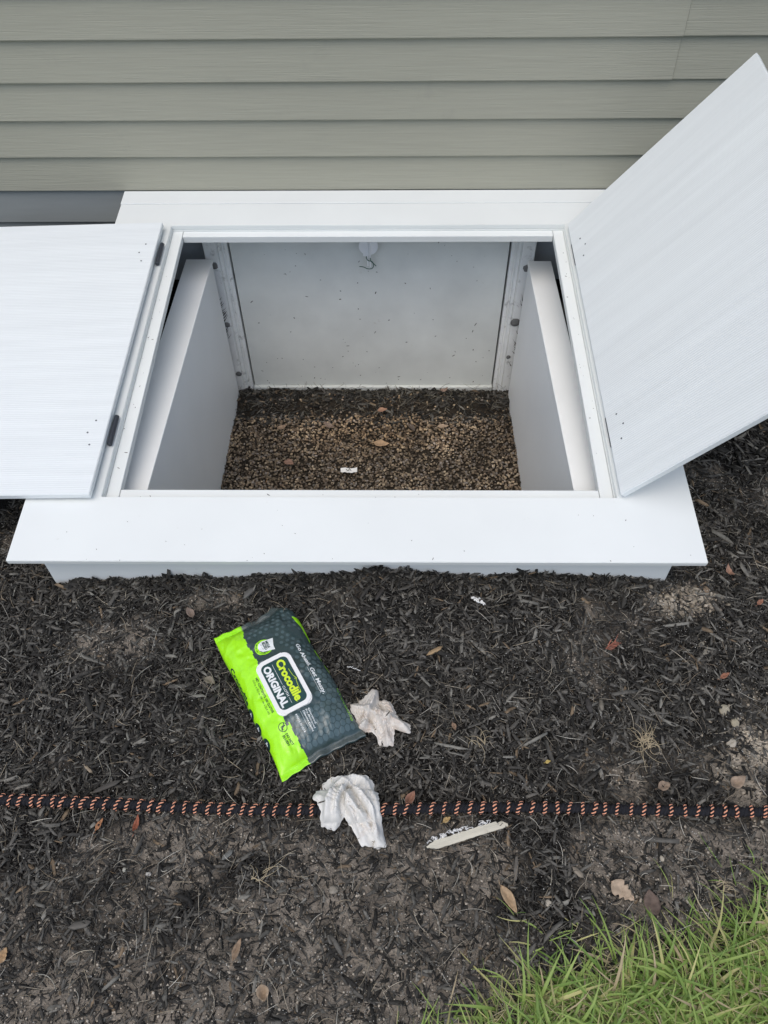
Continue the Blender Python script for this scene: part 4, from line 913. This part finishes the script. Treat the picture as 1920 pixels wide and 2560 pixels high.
wipe([(1190,640),(1230,648),(1235,690),(1228,712),(1275,702),(1318,722),(1345,780),(1380,832),(1425,862),(1462,875),(1455,935),(1418,942),(1372,905),(1345,900),(1342,960),(1335,1022),(1280,1015),(1230,1012),(1228,958),(1190,930),(1120,925),(1080,930),(1078,880),(1072,830),(1040,795),(1033,738),(1075,718),(1130,690)], (1220,835),
     [([(1215,650),(1195,740),(1160,820),(1140,890)], .018, .005, 1), ([(1045,755),(1140,785),(1215,830)], .012, .0045, -1), ([(1225,800),(1320,850),(1430,905)], .015, .005, 1), ([(1235,840),(1285,920),(1295,1010)], .014, .0045, -1),
      ([(1290,715),(1335,800),(1300,860)], .010, .005, 1), ([(1170,840),(1210,900),(1250,960)], -.010, .003, 1), ([(1240,740),(1270,810)], -.009, .003, 1), ([(1100,900),(1160,880)], .008, .004, 1)],
     MS['cloth2'], 'smaller crumpled beige stained wipe touching the corner of the pack', 5, None, .012)
for x, y, z, an, lab in ((-.012,.617,.045,.9,'black splinter resting on the smaller beige wipe'), (-.128,.447,.052,.3,'black splinter resting on the larger white wipe')):
    b = CHIP_V*np.array([.016,.0022,.0015]); tag(obj('wood_splinter', mesh('spl', b, CHIP_F), MS['mud'], None, Matrix.Translation((x,y,z)) @ Matrix.Rotation(an,4,'Z')), lab, 'splinter')
# ------------------------------------------------------------------ grass
def blades(n, X, Y, L0, L1, w0, w1, lean=None):
    K = 6; L_ = RNG.uniform(L0, L1, n); a = RNG.uniform(0, 6.28, n) if lean is None else RNG.normal(lean, 1.2, n); el = RNG.uniform(.30,1.2,n); bend = RNG.uniform(.6,2.4,n); tw = RNG.normal(0,.5,n); w_ = RNG.uniform(w0, w1, n)
    V = np.zeros((n,K,3,3)); p = np.stack([X, Y, gz(X,Y)-.002], -1); e = el.copy(); az = a.copy()
    for i in range(K):
        t = i/(K-1); wd = w_*np.minimum(1, .55+1.5*t)*(1-t**2.2)+.0001
        d = np.stack([np.cos(az)*np.cos(e), np.sin(az)*np.cos(e), np.sin(e)], -1); sx = np.stack([-np.sin(az), np.cos(az), 0*az], -1); up_ = np.cross(d, sx)
        V[:,i,0] = p+sx*wd[:,None]*.5+up_*-.12*wd[:,None]*0; V[:,i,1] = p-np.cross(sx,d)*(-.15)*wd[:,None]; V[:,i,2] = p-sx*wd[:,None]*.5
        p = p+d*(L_/(K-1))[:,None]; e = e-bend/(K-1); az = az+tw/(K-1); p[:,2] = np.maximum(p[:,2], gz(p[:,0],p[:,1])+.004)
    f = []
    for i in range(K-1):
        for j in range(2): q_ = i*3+j; f.append((q_, q_+1, q_+4, q_+3))
    f = np.array(f); Fq = (f[None]+(np.arange(n)*K*3)[:,None,None]).reshape(-1,4)
    g = RNG.random((n,1)); c = (1-g)*np.array([.16,.27,.055])+g*np.array([.37,.48,.13]); yl = RNG.random(n) < .14; c[yl] = np.array([.55,.52,.22])*RNG.uniform(.6,1.1,(yl.sum(),1))
    dr = RNG.random(n) < .05; c[dr] = np.array([.52,.42,.26])
    return V.reshape(-1,3), Fq, np.repeat(c, K*3, 0)
X = RNG.uniform(-.45,.95,50000); Y = RNG.uniform(-.15,.5,50000); ge = grass_edge(X); dpt = ge-Y
pr_ = np.clip(dpt/.10, 0, 1)*np.clip(.25+(X+.3)/.45, .1, 1); m = (RNG.random(len(X)) < pr_*(.5+.9*fbm(X,Y,22,2,31))); X, Y = X[m], Y[m]
h_ = len(X)//2; s1 = cat([blades(h_, X[:h_], Y[:h_], .04, .10, .0012, .0030), blades(len(X)-h_, X[h_:], Y[h_:], .05, .13, .0030, .0062)])
X = RNG.uniform(-2.2,2.2,4500); Y = RNG.uniform(-1.8,-.5,4500); s2 = blades(4500, X, Y, .06, .12, .004, .007)
X = RNG.uniform(.0,.9,200); Y = grass_edge(X)+RNG.normal(.01,.03,200); s3 = blades(200, X, Y, .03, .08, .0012, .003)
X = RNG.uniform(-.3,1.1,16000); Y = RNG.uniform(-.2,.6,16000); m = (RNG.random(16000) < np.clip((grass_edge(X)+.02-Y)/.08,0,1)); X, Y = X[m], Y[m]
s4 = fibres(len(X), X, Y, gz(X,Y)+RNG.uniform(.004,.03,len(X)), .02, .07, .0004, .0012, [(.50,.45,.25),(.42,.36,.20),(.58,.50,.32),(.35,.36,.15)])
V, Fq, Cc = cat([s1, s2, s3]); kind(obj('dead_thatch', mesh('thatch', s4[0], s4[1], False, s4[2]), MS['straw']), 'stuff'); kind(obj('lawn_grass', mesh('lawn', V, Fq, True, Cc), MS['grassm']), 'stuff')
SC.cycles.max_bounces = 8
